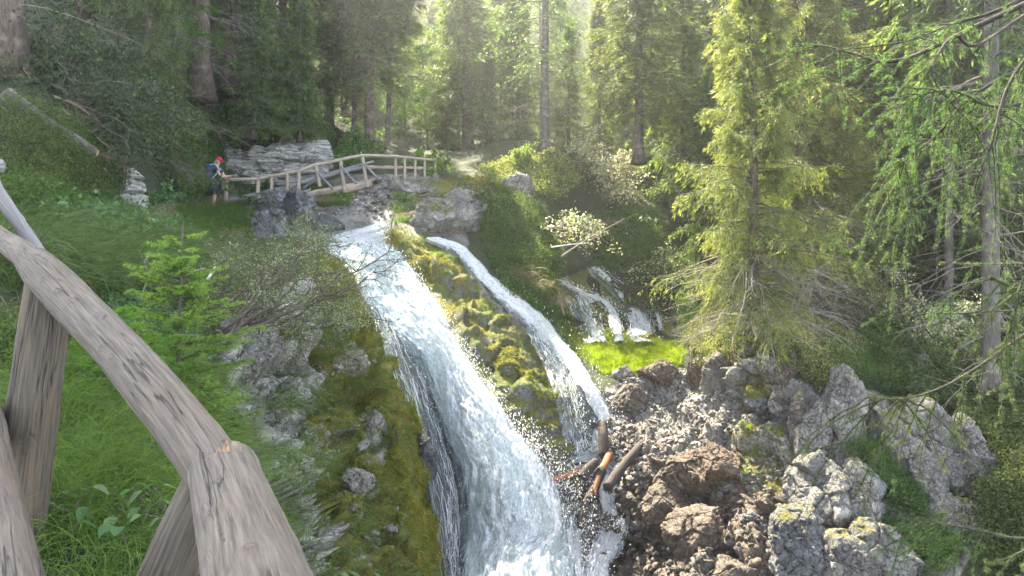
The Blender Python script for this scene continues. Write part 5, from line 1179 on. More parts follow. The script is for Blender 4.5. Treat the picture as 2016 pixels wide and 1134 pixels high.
# ------------------------------------------------------------------ young spruce beside the log, sticks and roots
def sapling(px, py, H, Rr, label, seed, dz=0.0, whorls=9, mat='sapling', bright=.6):
    b = at(px, py) + np.array([0, 0, dz]); root = tag(empty('young_spruce', b), label, 'tree'); mb = MB(); C, D, T = [], [], []
    mb.tube(curve_pts(np.zeros(3), np.array([.02, 0, 1.0]), H, 0, 12, .03), np.linspace(.018, .003, 12) * (H / 1.2), 6)
    tw = []
    for k in range(whorls):
        z = H * (.06 + .90 * k / whorls); L = Rr * (1 - .92 * z / H) ** .8 + .06
        for j in range(7):
            if rnd(1)[0] < .12: continue
            z = H * np.clip(.06 + .90 * (k + 1.1 * (rnd(1)[0] - .5)) / whorls, .04, .97); L = (Rr * (1 - .92 * z / H) ** .8 + .06) * (.65 + .6 * rnd(1)[0])
            a = 6.283 * (j + rnd(1)[0] * .6) / 7 + k; d = unit(np.array([math.cos(a), math.sin(a), .28]))
            c = curve_pts(np.array([0, 0, z]), d, L * (.75 + .4 * rnd(1)[0]), .12, 9, .06, .1); mb.tube(c, np.linspace(.005, .0018, 9), 4); tw.append((c, .5, k))
            for m in range(2, 8):
                for sd in (-1, 1):
                    td = unit(unit(c[m + 1] - c[m]) * .8 + sd * np.cross(unit(c[m + 1] - c[m]), [0, 0, 1]) * .75 + nrm(3) * .12)
                    cc = curve_pts(c[m], td, L * (.42 - .035 * m), .12, 5, .05); tw.append((cc, 1, k)); mb.tube(cc, np.linspace(.0025, .001, 5), 3)
    mb.build('trunk', M['stem'], root)
    for c, f, k in tw:
        L = np.linalg.norm(c[-1] - c[0]); n = max(int(L * 620), 14); t = rnd(n); i = np.minimum((t * (len(c) - 1)).astype(int), len(c) - 2); fr = (t * (len(c) - 1) - i)[:, None]
        p = c[i] * (1 - fr) + c[i + 1] * fr; ax = unit(c[i + 1] - c[i]); d = unit(ax * .75 + unit(nrm(n, 3) + np.array([0, 0, .35])) * .8)
        C.append(p); D.append(d); tt = mktint(n); tt[:, 1] = np.clip((t > .35) * bright + .25 * rnd(n) - .1, 0, 1) * (.35 + .65 * (k / whorls) ** .4); T.append(tt)
    C, D, T = np.vstack(C), np.vstack(D), np.vstack(T)
    leaves('needles', C, D, nrm(len(C), 3), .020 + .008 * rnd(len(C)), .0034, T, M[mat], root)
    return root
sapling(345, 800, 1.45, .62, 'bright lime green young spruce behind the fence log', 1, whorls=11)
sapling(225, 800, .75, .55, 'low dark young spruce under the fence log', 2, whorls=6, bright=.25)
sapling(395, 880, .55, .42, 'small spruce tip peeping over the log beside the joint', 3, whorls=5, bright=.5)

def stick(name, ctrl, r0, r1, mat, label, cat='branch', sides=8, twigs=0, group=None):
    c = crom(np.array(ctrl, float), 26); p = P(c[:, 0], c[:, 1], c[:, 2]); mb = MB(); mb.tube(p, np.linspace(r0, r1, 26) * (1 + .15 * fbm(p, 5, 2, 3)), sides)
    for k in range(twigs):
        i = RNG.integers(4, 25); d = unit(unit(p[i] - p[i - 1]) + nrm(3) * .8); mb.tube(curve_pts(p[i], d, (.2 + .5 * rnd(1)[0]) * 12 * r0 + .15, .2, 8, .3), np.linspace(r1 * .7, r1 * .15, 8), 4)
    V = np.vstack(mb.V); ce = p[0].copy(); mb.V = [v - ce for v in mb.V]; o = mb.build(name, mat, None, True)
    at_ = o.data.attributes.new('knot', 'FLOAT_COLOR', 'POINT'); at_.data.foreach_set('color', np.zeros(len(o.data.vertices) * 4, np.float32))
    o.location = tuple(ce); return tag(o, label, cat, group)
tr = tag(empty('fallen_trunk', P(100, 255, 13.2)), 'fallen sawn trunk with pale cut end lying on the left bank', 'log')
def tr_part(name, ctrl, rads, mat, sides=16):
    c = crom(np.c_[np.array(ctrl, float), np.array(rads)], 30); V, q, t, F = tube(P(c[:, 0], c[:, 1], c[:, 2]), c[:, 3], sides)
    o = obj(name, V, [q, t], mat, tr, True, {'flow': F}); child_fix(o, tr)
tr_part('trunk', [(10, 188, 11.7), (60, 225, 11.8), (105, 257, 12.0), (150, 280, 12.4), (184, 300.5, 12.7)], [.15, .145, .14, .115, .092], M['bark_grey'])
tr_part('cut_end', [(183.6, 300, 12.69), (185.4, 301.3, 12.68)], [.085, .083], M['cut_wood'])
stick('root', [(195, 318, 14.2), (215, 326, 14.0), (240, 335, 14.0), (252, 345, 13.95), (257, 362, 13.9)], .045, .03, M['root'], 'thick bare root bending down onto the limestone stack', 'root')
stick('root', [(195, 318, 14.2), (203, 330, 13.8), (213, 340, 13.7), (217, 350, 13.7)], .025, .014, M['palestick'], 'pale forked root hanging above the limestone stack', 'root')
stick('root', [(120, 215, 13.4), (150, 235, 13.2), (180, 262, 13.3), (215, 290, 13.5), (240, 312, 13.8)], .03, .012, M['root'], 'long dark exposed root under the beech sprays', 'root', twigs=16)
stick('root', [(105, 190, 13.6), (145, 205, 13.6), (190, 235, 13.8), (210, 262, 13.9)], .028, .010, M['root'], 'upper dark exposed root in the washed out hollow', 'root', twigs=14)
stick('root', [(140, 274, 12.5), (170, 290, 12.8), (196, 303, 13.1), (220, 312, 13.4)], .02, .008, M['root'], 'thin tangled roots below the sawn trunk', 'root', twigs=26)
stick('dead_branch', [(292, 500, 9.2), (286, 520, 9.1), (290, 545, 9.0), (280, 580, 8.9), (276, 610, 8.8)], .016, .008, M['palestick'], 'crooked bleached stick standing in the grass behind the young spruce', twigs=4)
stick('dead_branch', [(320, 570, 9.5), (345, 555, 9.6), (380, 535, 9.8), (405, 528, 10)], .010, .004, M['palestick'], 'thin grey dead branch lying across the willow', twigs=8)
stick('dead_branch', [(395, 565, 9.6), (412, 545, 9.7), (424, 525, 9.8)], .022, .016, M['palestick'], 'short thick grey stick leaning in the grass')
stick('dead_branch', [(540, 610, 12.4), (565, 600, 12.5), (590, 592, 12.6)], .03, .02, M['palestick'], 'broken grey branch lying in the moss by the willow')
stick('dead_branch', [(420, 620, 9.6), (470, 580, 9.8), (500, 540, 10.0), (520, 510, 10.2)], .022, .006, M['stem'], 'bare dark branch rising diagonally through the willow', twigs=14)
stick('dead_branch', [(425, 650, 9.3), (470, 660, 9.4), (520, 655, 9.6), (580, 630, 10.0)], .014, .005, M['dead'], 'long thin bare branch arching over the rocks to the right', twigs=10)
stick('dead_branch', [(1105, 505, 21.5), (1150, 475, 21.6), (1185, 455, 21.8), (1230, 430, 22)], .03, .010, M['dead'], 'grey bare branch in the pale shrub over the gully', twigs=8)
stick('dead_branch', [(1085, 487, 21.4), (1120, 482, 21.3), (1160, 478, 21.3)], .022, .012, M['palestick'], 'short bleached branch in front of the pale shrub')
stick('dead_branch', [(1110, 620, 20.4), (1105, 590, 20.4), (1098, 572, 20.4)], .03, .02, M['root'], 'dark leaning stick at the left of the back falls')
# drift logs jammed in the plunge pool
for ctrl, r0, r1, mt, lab in (([(1088, 944, 16.3), (1115, 937, 16.4), (1152, 922, 16.6)], .055, .06, 'red_wood', 'smooth reddish stripped log lying level in the log jam'),
        ([(1201, 893, 17.0), (1190, 915, 16.6), (1180, 935, 16.4)], .075, .075, 'red_wood', 'upper reddish log leaning into the log jam with frayed end'),
        ([(1184, 925, 16.5), (1172, 955, 16.1), (1160, 985, 15.8)], .10, .085, 'wet_wood', 'dark wet trunk continuing down from the reddish log'),
        ([(1178, 938, 16.15), (1172, 960, 15.95), (1170, 975, 15.85)], .055, .03, 'red_wood', 'split orange sliver on the front of the dark wet trunk'),
        ([(1188, 832, 17.5), (1189, 860, 17.2), (1190, 895, 17.0)], .085, .09, 'wet_wood', 'upright grey stump at the top of the log jam'),
        ([(1180, 842, 17.45), (1181, 870, 17.2), (1181, 896, 17.0)], .035, .04, 'wet_wood', 'slim dark upright splinter left of the grey stump'),
        ([(1175, 908, 16.4), (1160, 922, 16.3), (1146, 940, 16.2)], .085, .10, 'wet_wood', 'short black broken stump in the middle of the log jam'),
        ([(1266, 872, 16.9), (1240, 902, 16.5), (1214, 934, 16.1), (1196, 960, 15.8)], .085, .10, 'wet_wood', 'thick dark log wedged against the right rock wall'),
        ([(1162, 975, 15.9), (1150, 1000, 15.7), (1142, 1040, 15.5)], .075, .05, 'wet_wood', 'lowest dark log sinking into the spray'),
        ([(1100, 962, 16.0), (1125, 967, 15.9), (1146, 975, 15.8)], .025, .018, 'wet_wood', 'thin dark stick across the foam below the level log'),
        ([(1132, 914, 16.7), (1150, 911, 16.7), (1175, 915, 16.7)], .025, .02, 'wet_wood', 'curved black stick at the pool edge behind the level log')):
    ctrl = [(x, y, Y - .32) for x, y, Y in ctrl]; r0 *= 1.12; r1 *= 1.12
    stick('drift_log', ctrl, r0, r1, M[mt], lab, 'log', 14, 0, 'drift logs jammed below the narrow fall')
# ------------------------------------------------------------------ conifers
def spruce_geo(H, r0, zc, Rm, nb, ntw, nq, ql, qw, seed, droop=.55, zdead=0.5, ndead=30, tipf=.35, hang=.5, top_pow=.75, gaps=.25):
    """trunk, dead branches, crown of a conifer: whorls of drooping branches, side twigs, needle sprays on the twigs.
    zc: where living branches start; ndead bare branches between zdead and zc"""
    rg = np.random.default_rng(seed); tr, dd, br = MB(), MB(), MB()
    zt = np.linspace(0, H, 26); wob_ = np.cumsum(rg.normal(size=(26, 2)) * .012 * H / 12, 0) * (zt / H)[:, None]
    tp = np.c_[wob_, zt]; rad = r0 * (1 - zt / H) ** .8 * (1 + .9 * np.exp(-zt / (.9 * r0 + .15))) + .012
    tr.tube(tp, rad, 12)
    def tx(z): return np.stack([np.interp(z, zt, wob_[:, 0]), np.interp(z, zt, wob_[:, 1]), z], -1)
    z = zc + (H - zc) * (np.arange(nb) + rg.random(nb)) / nb; t = (z - zc) / (H - zc)
    L = Rm * (1 - t) ** top_pow * (.55 + .6 * rg.random(nb)) * (.75 + .25 * sstep(0, .12, t)) + .12
    L *= np.where(rg.random(nb) < gaps, .55, 1.0)
    az = np.cumsum(2.4 + .5 * rg.normal(size=nb)); up = .05 + .75 * t ** 1.2 + .12 * rg.normal(size=nb); dr = droop * (1.15 - t) * (.7 + .6 * rg.random(nb))
    dh = np.stack([np.cos(az), np.sin(az), 0 * az], -1); base = tx(z)
    def bp(s): # s: (nb, k)
        s = s[..., None]; Lb = L[:, None, None]
        return base[:, None] + dh[:, None] * Lb * s * (1 - .08 * s) + np.array([0, 0, 1.0]) * Lb * (up[:, None, None] * s - dr[:, None, None] * s ** 2 + .22 * s ** 4)
    sb = np.tile(np.linspace(0, 1, 7)[None], (nb, 1)); Pb = bp(sb)
    for k in range(nb): br.tube(Pb[k], np.linspace(.012 + .010 * L[k], .004, 7), 4, False)
    s = .12 + .88 * np.sort(rg.random((nb, ntw)), 1); p0 = bp(s); tg = unit(bp(s + .02) - p0)
    side = np.where(rg.random((nb, ntw, 1)) < .5, 1, -1) * np.cross(dh, [0, 0, 1.0])[:, None]
    tl = (L[:, None] * .42 * (1.08 - .75 * s) + .10) * (.55 + .7 * rg.random((nb, ntw)))
    td = unit(tg * .6 + side * .8 + .25 * rg.normal(size=(nb, ntw, 3)) - np.array([0, 0, hang]) * (.3 + rg.random((nb, ntw, 1))))
    q = rg.random((nb, ntw, nq)); hg = hang * .6
    C = p0[:, :, None] + td[:, :, None] * (tl[..., None] * q)[..., None] - np.array([0, 0, 1.0]) * (hg * tl[..., None] * q ** 2)[..., None] + .02 * rg.normal(size=(nb, ntw, nq, 3))
    D = unit(td[:, :, None] - np.array([0, 0, 1.0]) * (hg * q)[..., None] * 1.2 + .38 * rg.normal(size=(nb, ntw, nq, 3)))
    C, D = C.reshape(-1, 3), D.reshape(-1, 3); n = len(C)
    tn = np.zeros((n, 4)); tn[:, 0] = np.clip(np.repeat(rg.random((nb, ntw)).ravel(), nq) * .6 + .4 * rg.random(n), 0, 1)
    tn[:, 1] = np.clip(tipf * (q.ravel() ** 2) * np.repeat(s.ravel() ** 1.5, nq) * (.5 + rg.random(n)) * 1.6, 0, 1); tn[:, 3] = 1
    fol = leaf_arrays(C, D, rg.normal(size=(n, 3)), ql * (.6 + .8 * rg.random(n)), qw * (.6 + .8 * rg.random(n)), tn)
    for k in range(ndead):
        zz = zdead + (zc + .12 * (H - zc) - zdead) * rg.random(); a = rg.random() * 6.283; Ld = Rm * (.3 + .6 * rg.random()); d = unit(np.array([math.cos(a), math.sin(a), .12 - .35 * rg.random()]))
        tt = np.linspace(0, 1, 7)[:, None]; c = tx(np.array([zz])) + d * Ld * tt - np.array([0, 0, 1]) * .22 * Ld * tt ** 2 + np.cumsum(rg.normal(size=(7, 3)), 0) * .018 * Ld
        dd.tube(c, np.linspace(.013, .004, 7), 4, False)
        for m in range(5):
            i = rg.integers(2, 6); d2 = unit(d + .9 * rg.normal(size=3) - np.array([0, 0, .5])); c2 = c[i] + d2 * Ld * .35 * np.linspace(0, 1, 4)[:, None] * (.5 + rg.random()); dd.tube(c2, np.linspace(.006, .003, 4), 3, False)
    return tr, dd, br, fol
def make_tree(name, bark_m, leaf_m, seed, **k):
    tr, dd, br, (V, q, t) = spruce_geo(seed=seed, **k)
    root = empty(name, (0, 0, 0))
    tr.build('trunk', M[bark_m], root, True)
    o = br.build('branch_frame', M['stem'], root, True)
    obj('crown', V, q, M[leaf_m], root, False, {'tint': t})
    if dd.V: dd.build('dead_branch', M['dead'], root)
    return root
def broad_geo_tree(name, H, Rm, seed, leaf=.11, nl=60, mat='broad'):
    rg = np.random.default_rng(seed); root = empty(name); mb = MB(); C = []
    c0 = np.c_[np.cumsum(rg.normal(size=14)) * .05, np.cumsum(rg.normal(size=14)) * .05, np.linspace(0, H, 14)]; mb.tube(c0, np.linspace(.09, .015, 14) * H / 9, 9); lb = MB()
    for k in range(34):
        i = rg.integers(3, 13); a = rg.random() * 6.283; e = .1 + .5 * rg.random(); d = unit(np.array([math.cos(a), math.sin(a), e])); L = Rm * (1.15 - .7 * i / 13) * (.6 + .6 * rg.random()); t = np.linspace(0, 1, 8)[:, None]
        c = c0[i] + d * L * t - np.array([0, 0, .25]) * L * t ** 2 + np.cumsum(rg.normal(size=(8, 3)), 0) * .03 * L; lb.tube(c, np.linspace(.028, .006, 8), 5, False)
        for m in range(7):
            j = rg.integers(2, 8); d2 = unit(d * .6 + rg.normal(size=3) * np.array([1, 1, .35])); L2 = L * .4 * (.5 + rg.random()); c2 = c[j] + d2 * L2 * np.linspace(0, 1, 6)[:, None]; lb.tube(c2, np.linspace(.010, .003, 6), 3, False)
            n = nl; C.append(c2[rg.integers(1, 6, n)] + rg.normal(size=(n, 3)) * np.array([.22, .22, .06]) * L2)
    C = np.vstack(C); n = len(C); mb.build('trunk', M['bark_grey'], root, True); lb.build('branch_frame', M['stem'], root, True)
    S = rg.normal(size=(n, 3)); S[:, 2] *= .3; D = rg.normal(size=(n, 3)); D[:, 2] = D[:, 2] * .3 - .25; tn = np.zeros((n, 4)); tn[:, 0] = rg.random(n); tn[:, 1] = (rg.random(n) < .2) * .6; tn[:, 3] = 1
    leaves('crown', C, D, S, leaf * (.6 + .7 * rg.random(n)), leaf * .62 * (.6 + .7 * rg.random(n)), tn, M[mat], root); return root
far_k = dict(nb=170, ntw=28, nq=9, ql=.30, qw=.062)
PROTO = {
 'full':  make_tree('spruce_tree', 'bark_spruce', 'spruce', 1, H=19, r0=.23, zc=1.0, Rm=3.9, ndead=10, **far_k),
 'tall':  make_tree('spruce_tree', 'bark_spruce', 'spruce', 2, H=25, r0=.27, zc=6.0, Rm=3.5, ndead=60, zdead=.8, **far_k),
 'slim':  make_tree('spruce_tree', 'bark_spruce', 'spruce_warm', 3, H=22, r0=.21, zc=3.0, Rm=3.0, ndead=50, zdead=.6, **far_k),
 'wide':  make_tree('spruce_tree', 'bark_spruce', 'spruce', 4, H=24, r0=.30, zc=2.5, Rm=4.5, ndead=30, droop=.7, hang=.7, **far_k),
 'larch': make_tree('larch_tree', 'bark_grey', 'larch', 5, H=24, r0=.24, zc=5.5, Rm=3.6, ndead=60, zdead=.8, nb=95, ntw=20, nq=6, ql=.22, qw=.05, droop=.35, hang=.75, tipf=.3),
 'bare':  make_tree('spruce_tree', 'bark_grey', 'spruce', 6, H=24, r0=.17, zc=11, Rm=2.8, ndead=70, zdead=1.5, **far_k),
 'beech': broad_geo_tree('beech_tree', 9, 2.6, 7),
}
PROTO['giant'] = make_tree('spruce_tree', 'bark_spruce', 'spruce', 8, H=37, r0=.30, zc=9, Rm=3.8, nb=190, ntw=26, nq=8, ql=.32, qw=.09, ndead=60, zdead=.8, top_pow=.5)  # outsized height and crown, shaped to shade the foreground log and grass
near_k = dict(nq=10, ql=.085, qw=.022)
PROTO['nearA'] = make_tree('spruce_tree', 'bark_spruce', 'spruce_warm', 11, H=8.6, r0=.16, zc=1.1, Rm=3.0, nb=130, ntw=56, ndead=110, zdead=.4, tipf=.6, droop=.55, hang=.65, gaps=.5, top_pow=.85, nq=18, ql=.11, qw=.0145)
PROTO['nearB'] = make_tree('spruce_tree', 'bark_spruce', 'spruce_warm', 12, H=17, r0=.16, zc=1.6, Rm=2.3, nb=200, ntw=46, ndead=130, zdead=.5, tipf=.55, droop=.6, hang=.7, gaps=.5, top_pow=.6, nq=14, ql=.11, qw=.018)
PROTO['nearL'] = make_tree('spruce_tree', 'bark_spruce', 'spruce', 13, H=16, r0=.22, zc=.3, Rm=3.2, nb=190, ntw=50, ndead=90, zdead=.2, tipf=.45, droop=.75, hang=.9, nq=12, ql=.13, qw=.022)
used_t = set()
LIT = [P(950, 345, 28), P(1040, 320, 28), P(1160, 300, 28), P(1220, 330, 27.5), P(1180, 650, 20.5), P(1270, 690, 20), P(1330, 690, 19.3), P(1400, 690, 17.5), P(1470, 700, 16.5), P(1490, 770, 15.8),
       P(1350, 800, 17.3), P(1420, 850, 16.3), P(1480, 900, 15.4), P(1400, 920, 15.8), P(1570, 950, 13.2), P(1440, 400, 16), P(1440, 520, 16), P(1350, 560, 24), P(860, 320, 29), P(1750, 560, 19), P(1540, 300, 18), P(1190, 640, 23)]
LIT += [P(720, 490, 20.4), P(800, 600, 18.5), P(890, 700, 17.2), P(930, 560, 20), P(1050, 660, 19.3), P(1072, 200, 28), P(1072, 60, 28), P(1258, 180, 27), P(1258, 40, 27), P(1450, 250, 16.4), P(1560, 100, 19), P(1560, 420, 19), P(1408, 60, 30), P(917, 100, 36), P(830, 200, 36), P(1660, 450, 20), P(1700, 250, 27), P(1790, 200, 26), P(720, 100, 33), P(1300, 250, 30), P(1150, 100, 34)]
LIT += [P(720, 490, 20.4), P(800, 600, 18.5), P(890, 700, 17.2), P(930, 560, 20), P(1050, 660, 19.3)]
LIT = np.array(LIT)
SHD = np.array([P(300, 800, 2.5), P(450, 950, 2.1), P(500, 1100, 1.5), P(200, 900, 4), P(80, 560, 3.4), P(250, 480, 10), P(345, 700, 7), P(600, 700, 12.5), P(500, 560, 14), P(700, 900, 12), P(1000, 1050, 14.6), P(1800, 900, 14.3), P(900, 1000, 15.5)])
def blocks(x, y, z0, H, Rm):
    "does a crown here stand between the sun and the places that are sunlit in the photograph?"
    h = SUNV[:2] / np.linalg.norm(SUNV[:2]); d = np.array([x, y]) - LIT[:, :2]; al = d @ h; perp = np.abs(d @ np.array([h[1], -h[0]]))
    zr = LIT[:, 2] + al * math.tan(SUN_EL); f = np.clip((zr - z0) / H, 0, 1)
    return bool(np.any((al > 0.5) & (zr < z0 + H) & (zr > z0 + .12 * H) & (perp < Rm * (1 - f) ** .75 + .3)))
def plant(kind, px, Y, label=None, s=1.0, rz=None, group=None, py=None, cat='tree', dz=0.0, x=None, tilt=0.0, sz=None):
    p = PROTO[kind]
    xx = (px - 1008) / FOC * Y if x is None else x
    z = float(hz(xx, Y)) if py is None else (567 - py) / FOC * Y
    if kind in used_t: o = copy_tree(p)
    else: o = p; used_t.add(kind)
    o.location = (xx, Y, z - .15 + dz); o.scale = (s, s, sz or s); o.rotation_euler = (tilt, 0, rnd(1)[0] * 6.28 if rz is None else rz)
    tag(o, label, cat, group); return o
# trees one can point at (trunk pixel, distance, where the trunk meets the ground)
plant('giant', 16, 14, 'huge dark trunked spruce at the upper left edge above the bare roots', s=.85, py=145, rz=.4)
plant('nearL', 290, 20.5, 'dark drooping spruce hanging over the left bank above the path', s=.60, py=330, rz=1.3)
plant('nearL', 165, 21, 'grey twiggy spruce behind the sawn trunk', s=.9, py=150, rz=3.0)
plant('giant', 395, 26, 'straight dark spruce trunk on the slope above the limestone ledge', py=190, s=.98)
plant('giant', 457, 28.5, 'second dark spruce trunk on the slope, right above the hiker', py=180, s=1.0)
plant('giant', 285, 25, 'tall spruce added left of the two straight trunks to shade the foreground', py=150, s=1.0)  # this and the next two are added to shade the foreground
plant('giant', 345, 31, 'tall spruce added far up the left slope to shade the foreground', s=1.0)
plant('giant', 215, 22, 'tall spruce added high on the bank behind the sawn log for shade', py=100, s=1.0)
plant('wide', 560, 33, 'shaggy blue green spruce above the limestone ledge', py=225, s=0.8, sz=0.55)
plant('tall', 650, 35, 'reddish lit trunk behind the left end of the bridge', py=285, s=0.75, sz=0.5)
plant('bare', 697, 33.5, 'thin trunk just left of the thick trunk behind the bridge', py=296, s=0.75, sz=0.5)
plant('tall', 727, 33, 'thick straight trunk rising behind the top of the bridge rail', py=302, s=0.85, sz=0.52)
plant('bare', 762, 34, 'leaning dark trunk right of the thick trunk behind the bridge', py=304, s=0.75, sz=0.5, tilt=.04)
plant('tall', 917, 36, 'tall lone spruce with fan of bare lower branches in the middle of the haze', py=335, s=0.75, sz=0.52)
plant('bare', 903, 40, 'thin pale trunk close behind the tall lone spruce', py=330, s=0.6, sz=0.45)
plant('bare', 985, 41, 'slender trunk in the dark gap right of the lone spruce', py=335, s=0.6, sz=0.48)
plant('larch', 1072, 28.5, 'shaggy larch with grey bare twigs on the sunlit knoll', py=300, s=0.8, sz=0.55, rz=2.0)
plant('slim', 1258, 27, 'brown trunked spruce behind the glowing white shrub', py=315, s=0.8, sz=0.58)
plant('full', 1345, 28, 'spruce stub trunk at the right of the dark gully', py=385, s=0.5)
plant('tall', 1408, 30, 'dark trunk with dead side branches above the sunlit young spruce', py=330, s=0.75, sz=0.55)
plant('nearA', 1482, 16.4, 'sunlit young spruce growing on the root mound', py=648, s=.88, sz=.98, rz=.5)
plant('nearB', 1582, 19, 'tall thin spruce right behind the sunlit young spruce', py=640, s=1.15, sz=.95, rz=1.2)
plant('nearA', 1660, 20.5, 'half dead spruce with grey twigs right of the thin spruce', py=650, s=.75, rz=4.0)
plant('larch', 1950, 15.5, 'straight grey trunk standing at the right side of the picture', py=800, s=.74, sz=.9, rz=.9)
plant('full', 1700, 27, 'deep green spruce in the shade right of the sunlit pair', s=.8)
plant('wide', 1790, 26, 'broad dark spruce filling the shade behind the whitish backlit shrub', s=.8)
plant('bare', 1868, 21, 'thin dark trunk left of the grey trunk', py=740, s=.8)
plant('full', 1990, 24, 'dark spruce at the right edge behind the grey trunk', s=.8)
plant('full', 1880, 30, 'dense spruce between the broad dark spruce and the grey trunk', s=.9)
plant('beech', 335, 23.5, 'light green beech leaning over the path at the left', s=.6, py=190)
plant('beech', 480, 31, 'small beech with spreading sprays above the limestone ledge', s=.8, py=200)
plant('beech', 800, 38, 'sunlit beech behind the far railing', s=.75, py=310)
plant('beech', 843, 40, 'yellow green beech at the edge of the sun gap beside the lone spruce', s=.8, py=315)
plant('beech', 640, 33, 'bushy beech on the slope where the ledge ends', s=.6, py=270)
plant('full', 1180, 34, 'young spruce between the larch and the brown trunk', s=.4, py=325)
plant('full', 1020, 33, 'small spruce at the left foot of the larch', s=.45, py=335)
plant('full', 500, 27.5, 'low dark spruce bough hanging over the limestone ledge', s=.36, py=268)
plant('full', 590, 29, 'young spruce on top of the limestone ledge at its right end', s=.34, py=272)
for i, (px, Y, sc) in enumerate(((1640, 24, .62), (1750, 22.5, .55), (1840, 23, .6), (1930, 22, .55), (1560, 25, .6), (2040, 20, .6), (1480, 26, .55), (1390, 25.5, .4), (1300, 31, .45), (1120, 31, .3), (960, 34, .3), (880, 38, .35), (1700, 33, .8), (1600, 34, .8), (1500, 34, .8), (1820, 33, .9))):
    plant('full' if i % 3 else 'wide', px, Y, ['deep green young spruce in the shade under the tall right hand trees', 'small spruce growing at the forest edge behind the falls'][0 if px > 1400 else 1], s=sc, group=['shaded young spruces at right', 'small spruces at the forest edge'][0 if px > 1400 else 1])
# the forest wall around and behind
rg = np.random.default_rng(99); placed = []
kinds = ['full', 'tall', 'slim', 'wide', 'tall', 'full', 'larch', 'wide']
lab = {('full', 0): 'dense spruce in the blue green forest above the left bank', ('tall', 0): 'bare stemmed spruce in the blue green forest above the left bank', ('slim', 0): 'slim spruce in the blue green forest above the left bank', ('wide', 0): 'broad spruce in the blue green forest above the left bank', ('larch', 0): 'feathery larch in the blue green forest above the left bank',
       ('full', 1): 'dense spruce in the hazy forest wall beyond the bridge', ('tall', 1): 'bare stemmed spruce in the hazy forest wall beyond the bridge', ('slim', 1): 'slim spruce in the hazy forest wall beyond the bridge', ('wide', 1): 'broad spruce in the hazy forest wall beyond the bridge', ('larch', 1): 'feathery larch in the hazy forest wall beyond the bridge',
       ('full', 2): 'dense spruce in the forest behind the sunlit trees at right', ('tall', 2): 'bare stemmed spruce in the forest behind the sunlit trees at right', ('slim', 2): 'slim spruce in the forest behind the sunlit trees at right', ('wide', 2): 'broad spruce in the forest behind the sunlit trees at right', ('larch', 2): 'feathery larch in the forest behind the sunlit trees at right'}
grp = ['forest above the left bank', 'hazy forest beyond the bridge', 'forest behind the sunlit trees']
def wood(n, x0, x1, y0, y1, md, zone=None, smin=.8, smax=1.2, lit=True):
    k = 0
    for _ in range(n * 40):
        if k >= n: break
        Y = y0 + (y1 - y0) * rg.random(); f = x0 + (x1 - x0) * rg.random(); x = f * Y
        if Y < 36 and -.44 < f < .06: continue
        if any((x - a) ** 2 + (Y - b) ** 2 < md ** 2 for a, b in placed): continue
        kd = kinds[rg.integers(len(kinds))]; s = smin + (smax - smin) * rg.random(); z = float(hz(x, Y))
        if lit and blocks(x, Y, z, 23 * s, 3.5 * s): continue
        placed.append((x, Y)); px = 1008 + FOC * x / Y; zn = 0 if px < 620 else (1 if px < 1230 else 2)
        plant(kd, px, Y, lab[(kd, zn)], s=s, sz=s * (.78 if zn and Y < 60 else 1), group=grp[zn]); k += 1
    return k
nW = [wood(18, -.72, -.30, 24, 42, 3.0), wood(16, -.28, .18, 40, 55, 3.0, smin=.5, smax=.75), wood(22, .12, .75, 31, 48, 3.0, smin=.5, smax=.75), wood(34, -.75, .75, 50, 72, 3.6, smin=.45, smax=.7, lit=False), wood(60, -.75, .75, 70, 105, 3.4, smin=.6, smax=.9, lit=False)]
print('forest', nW)
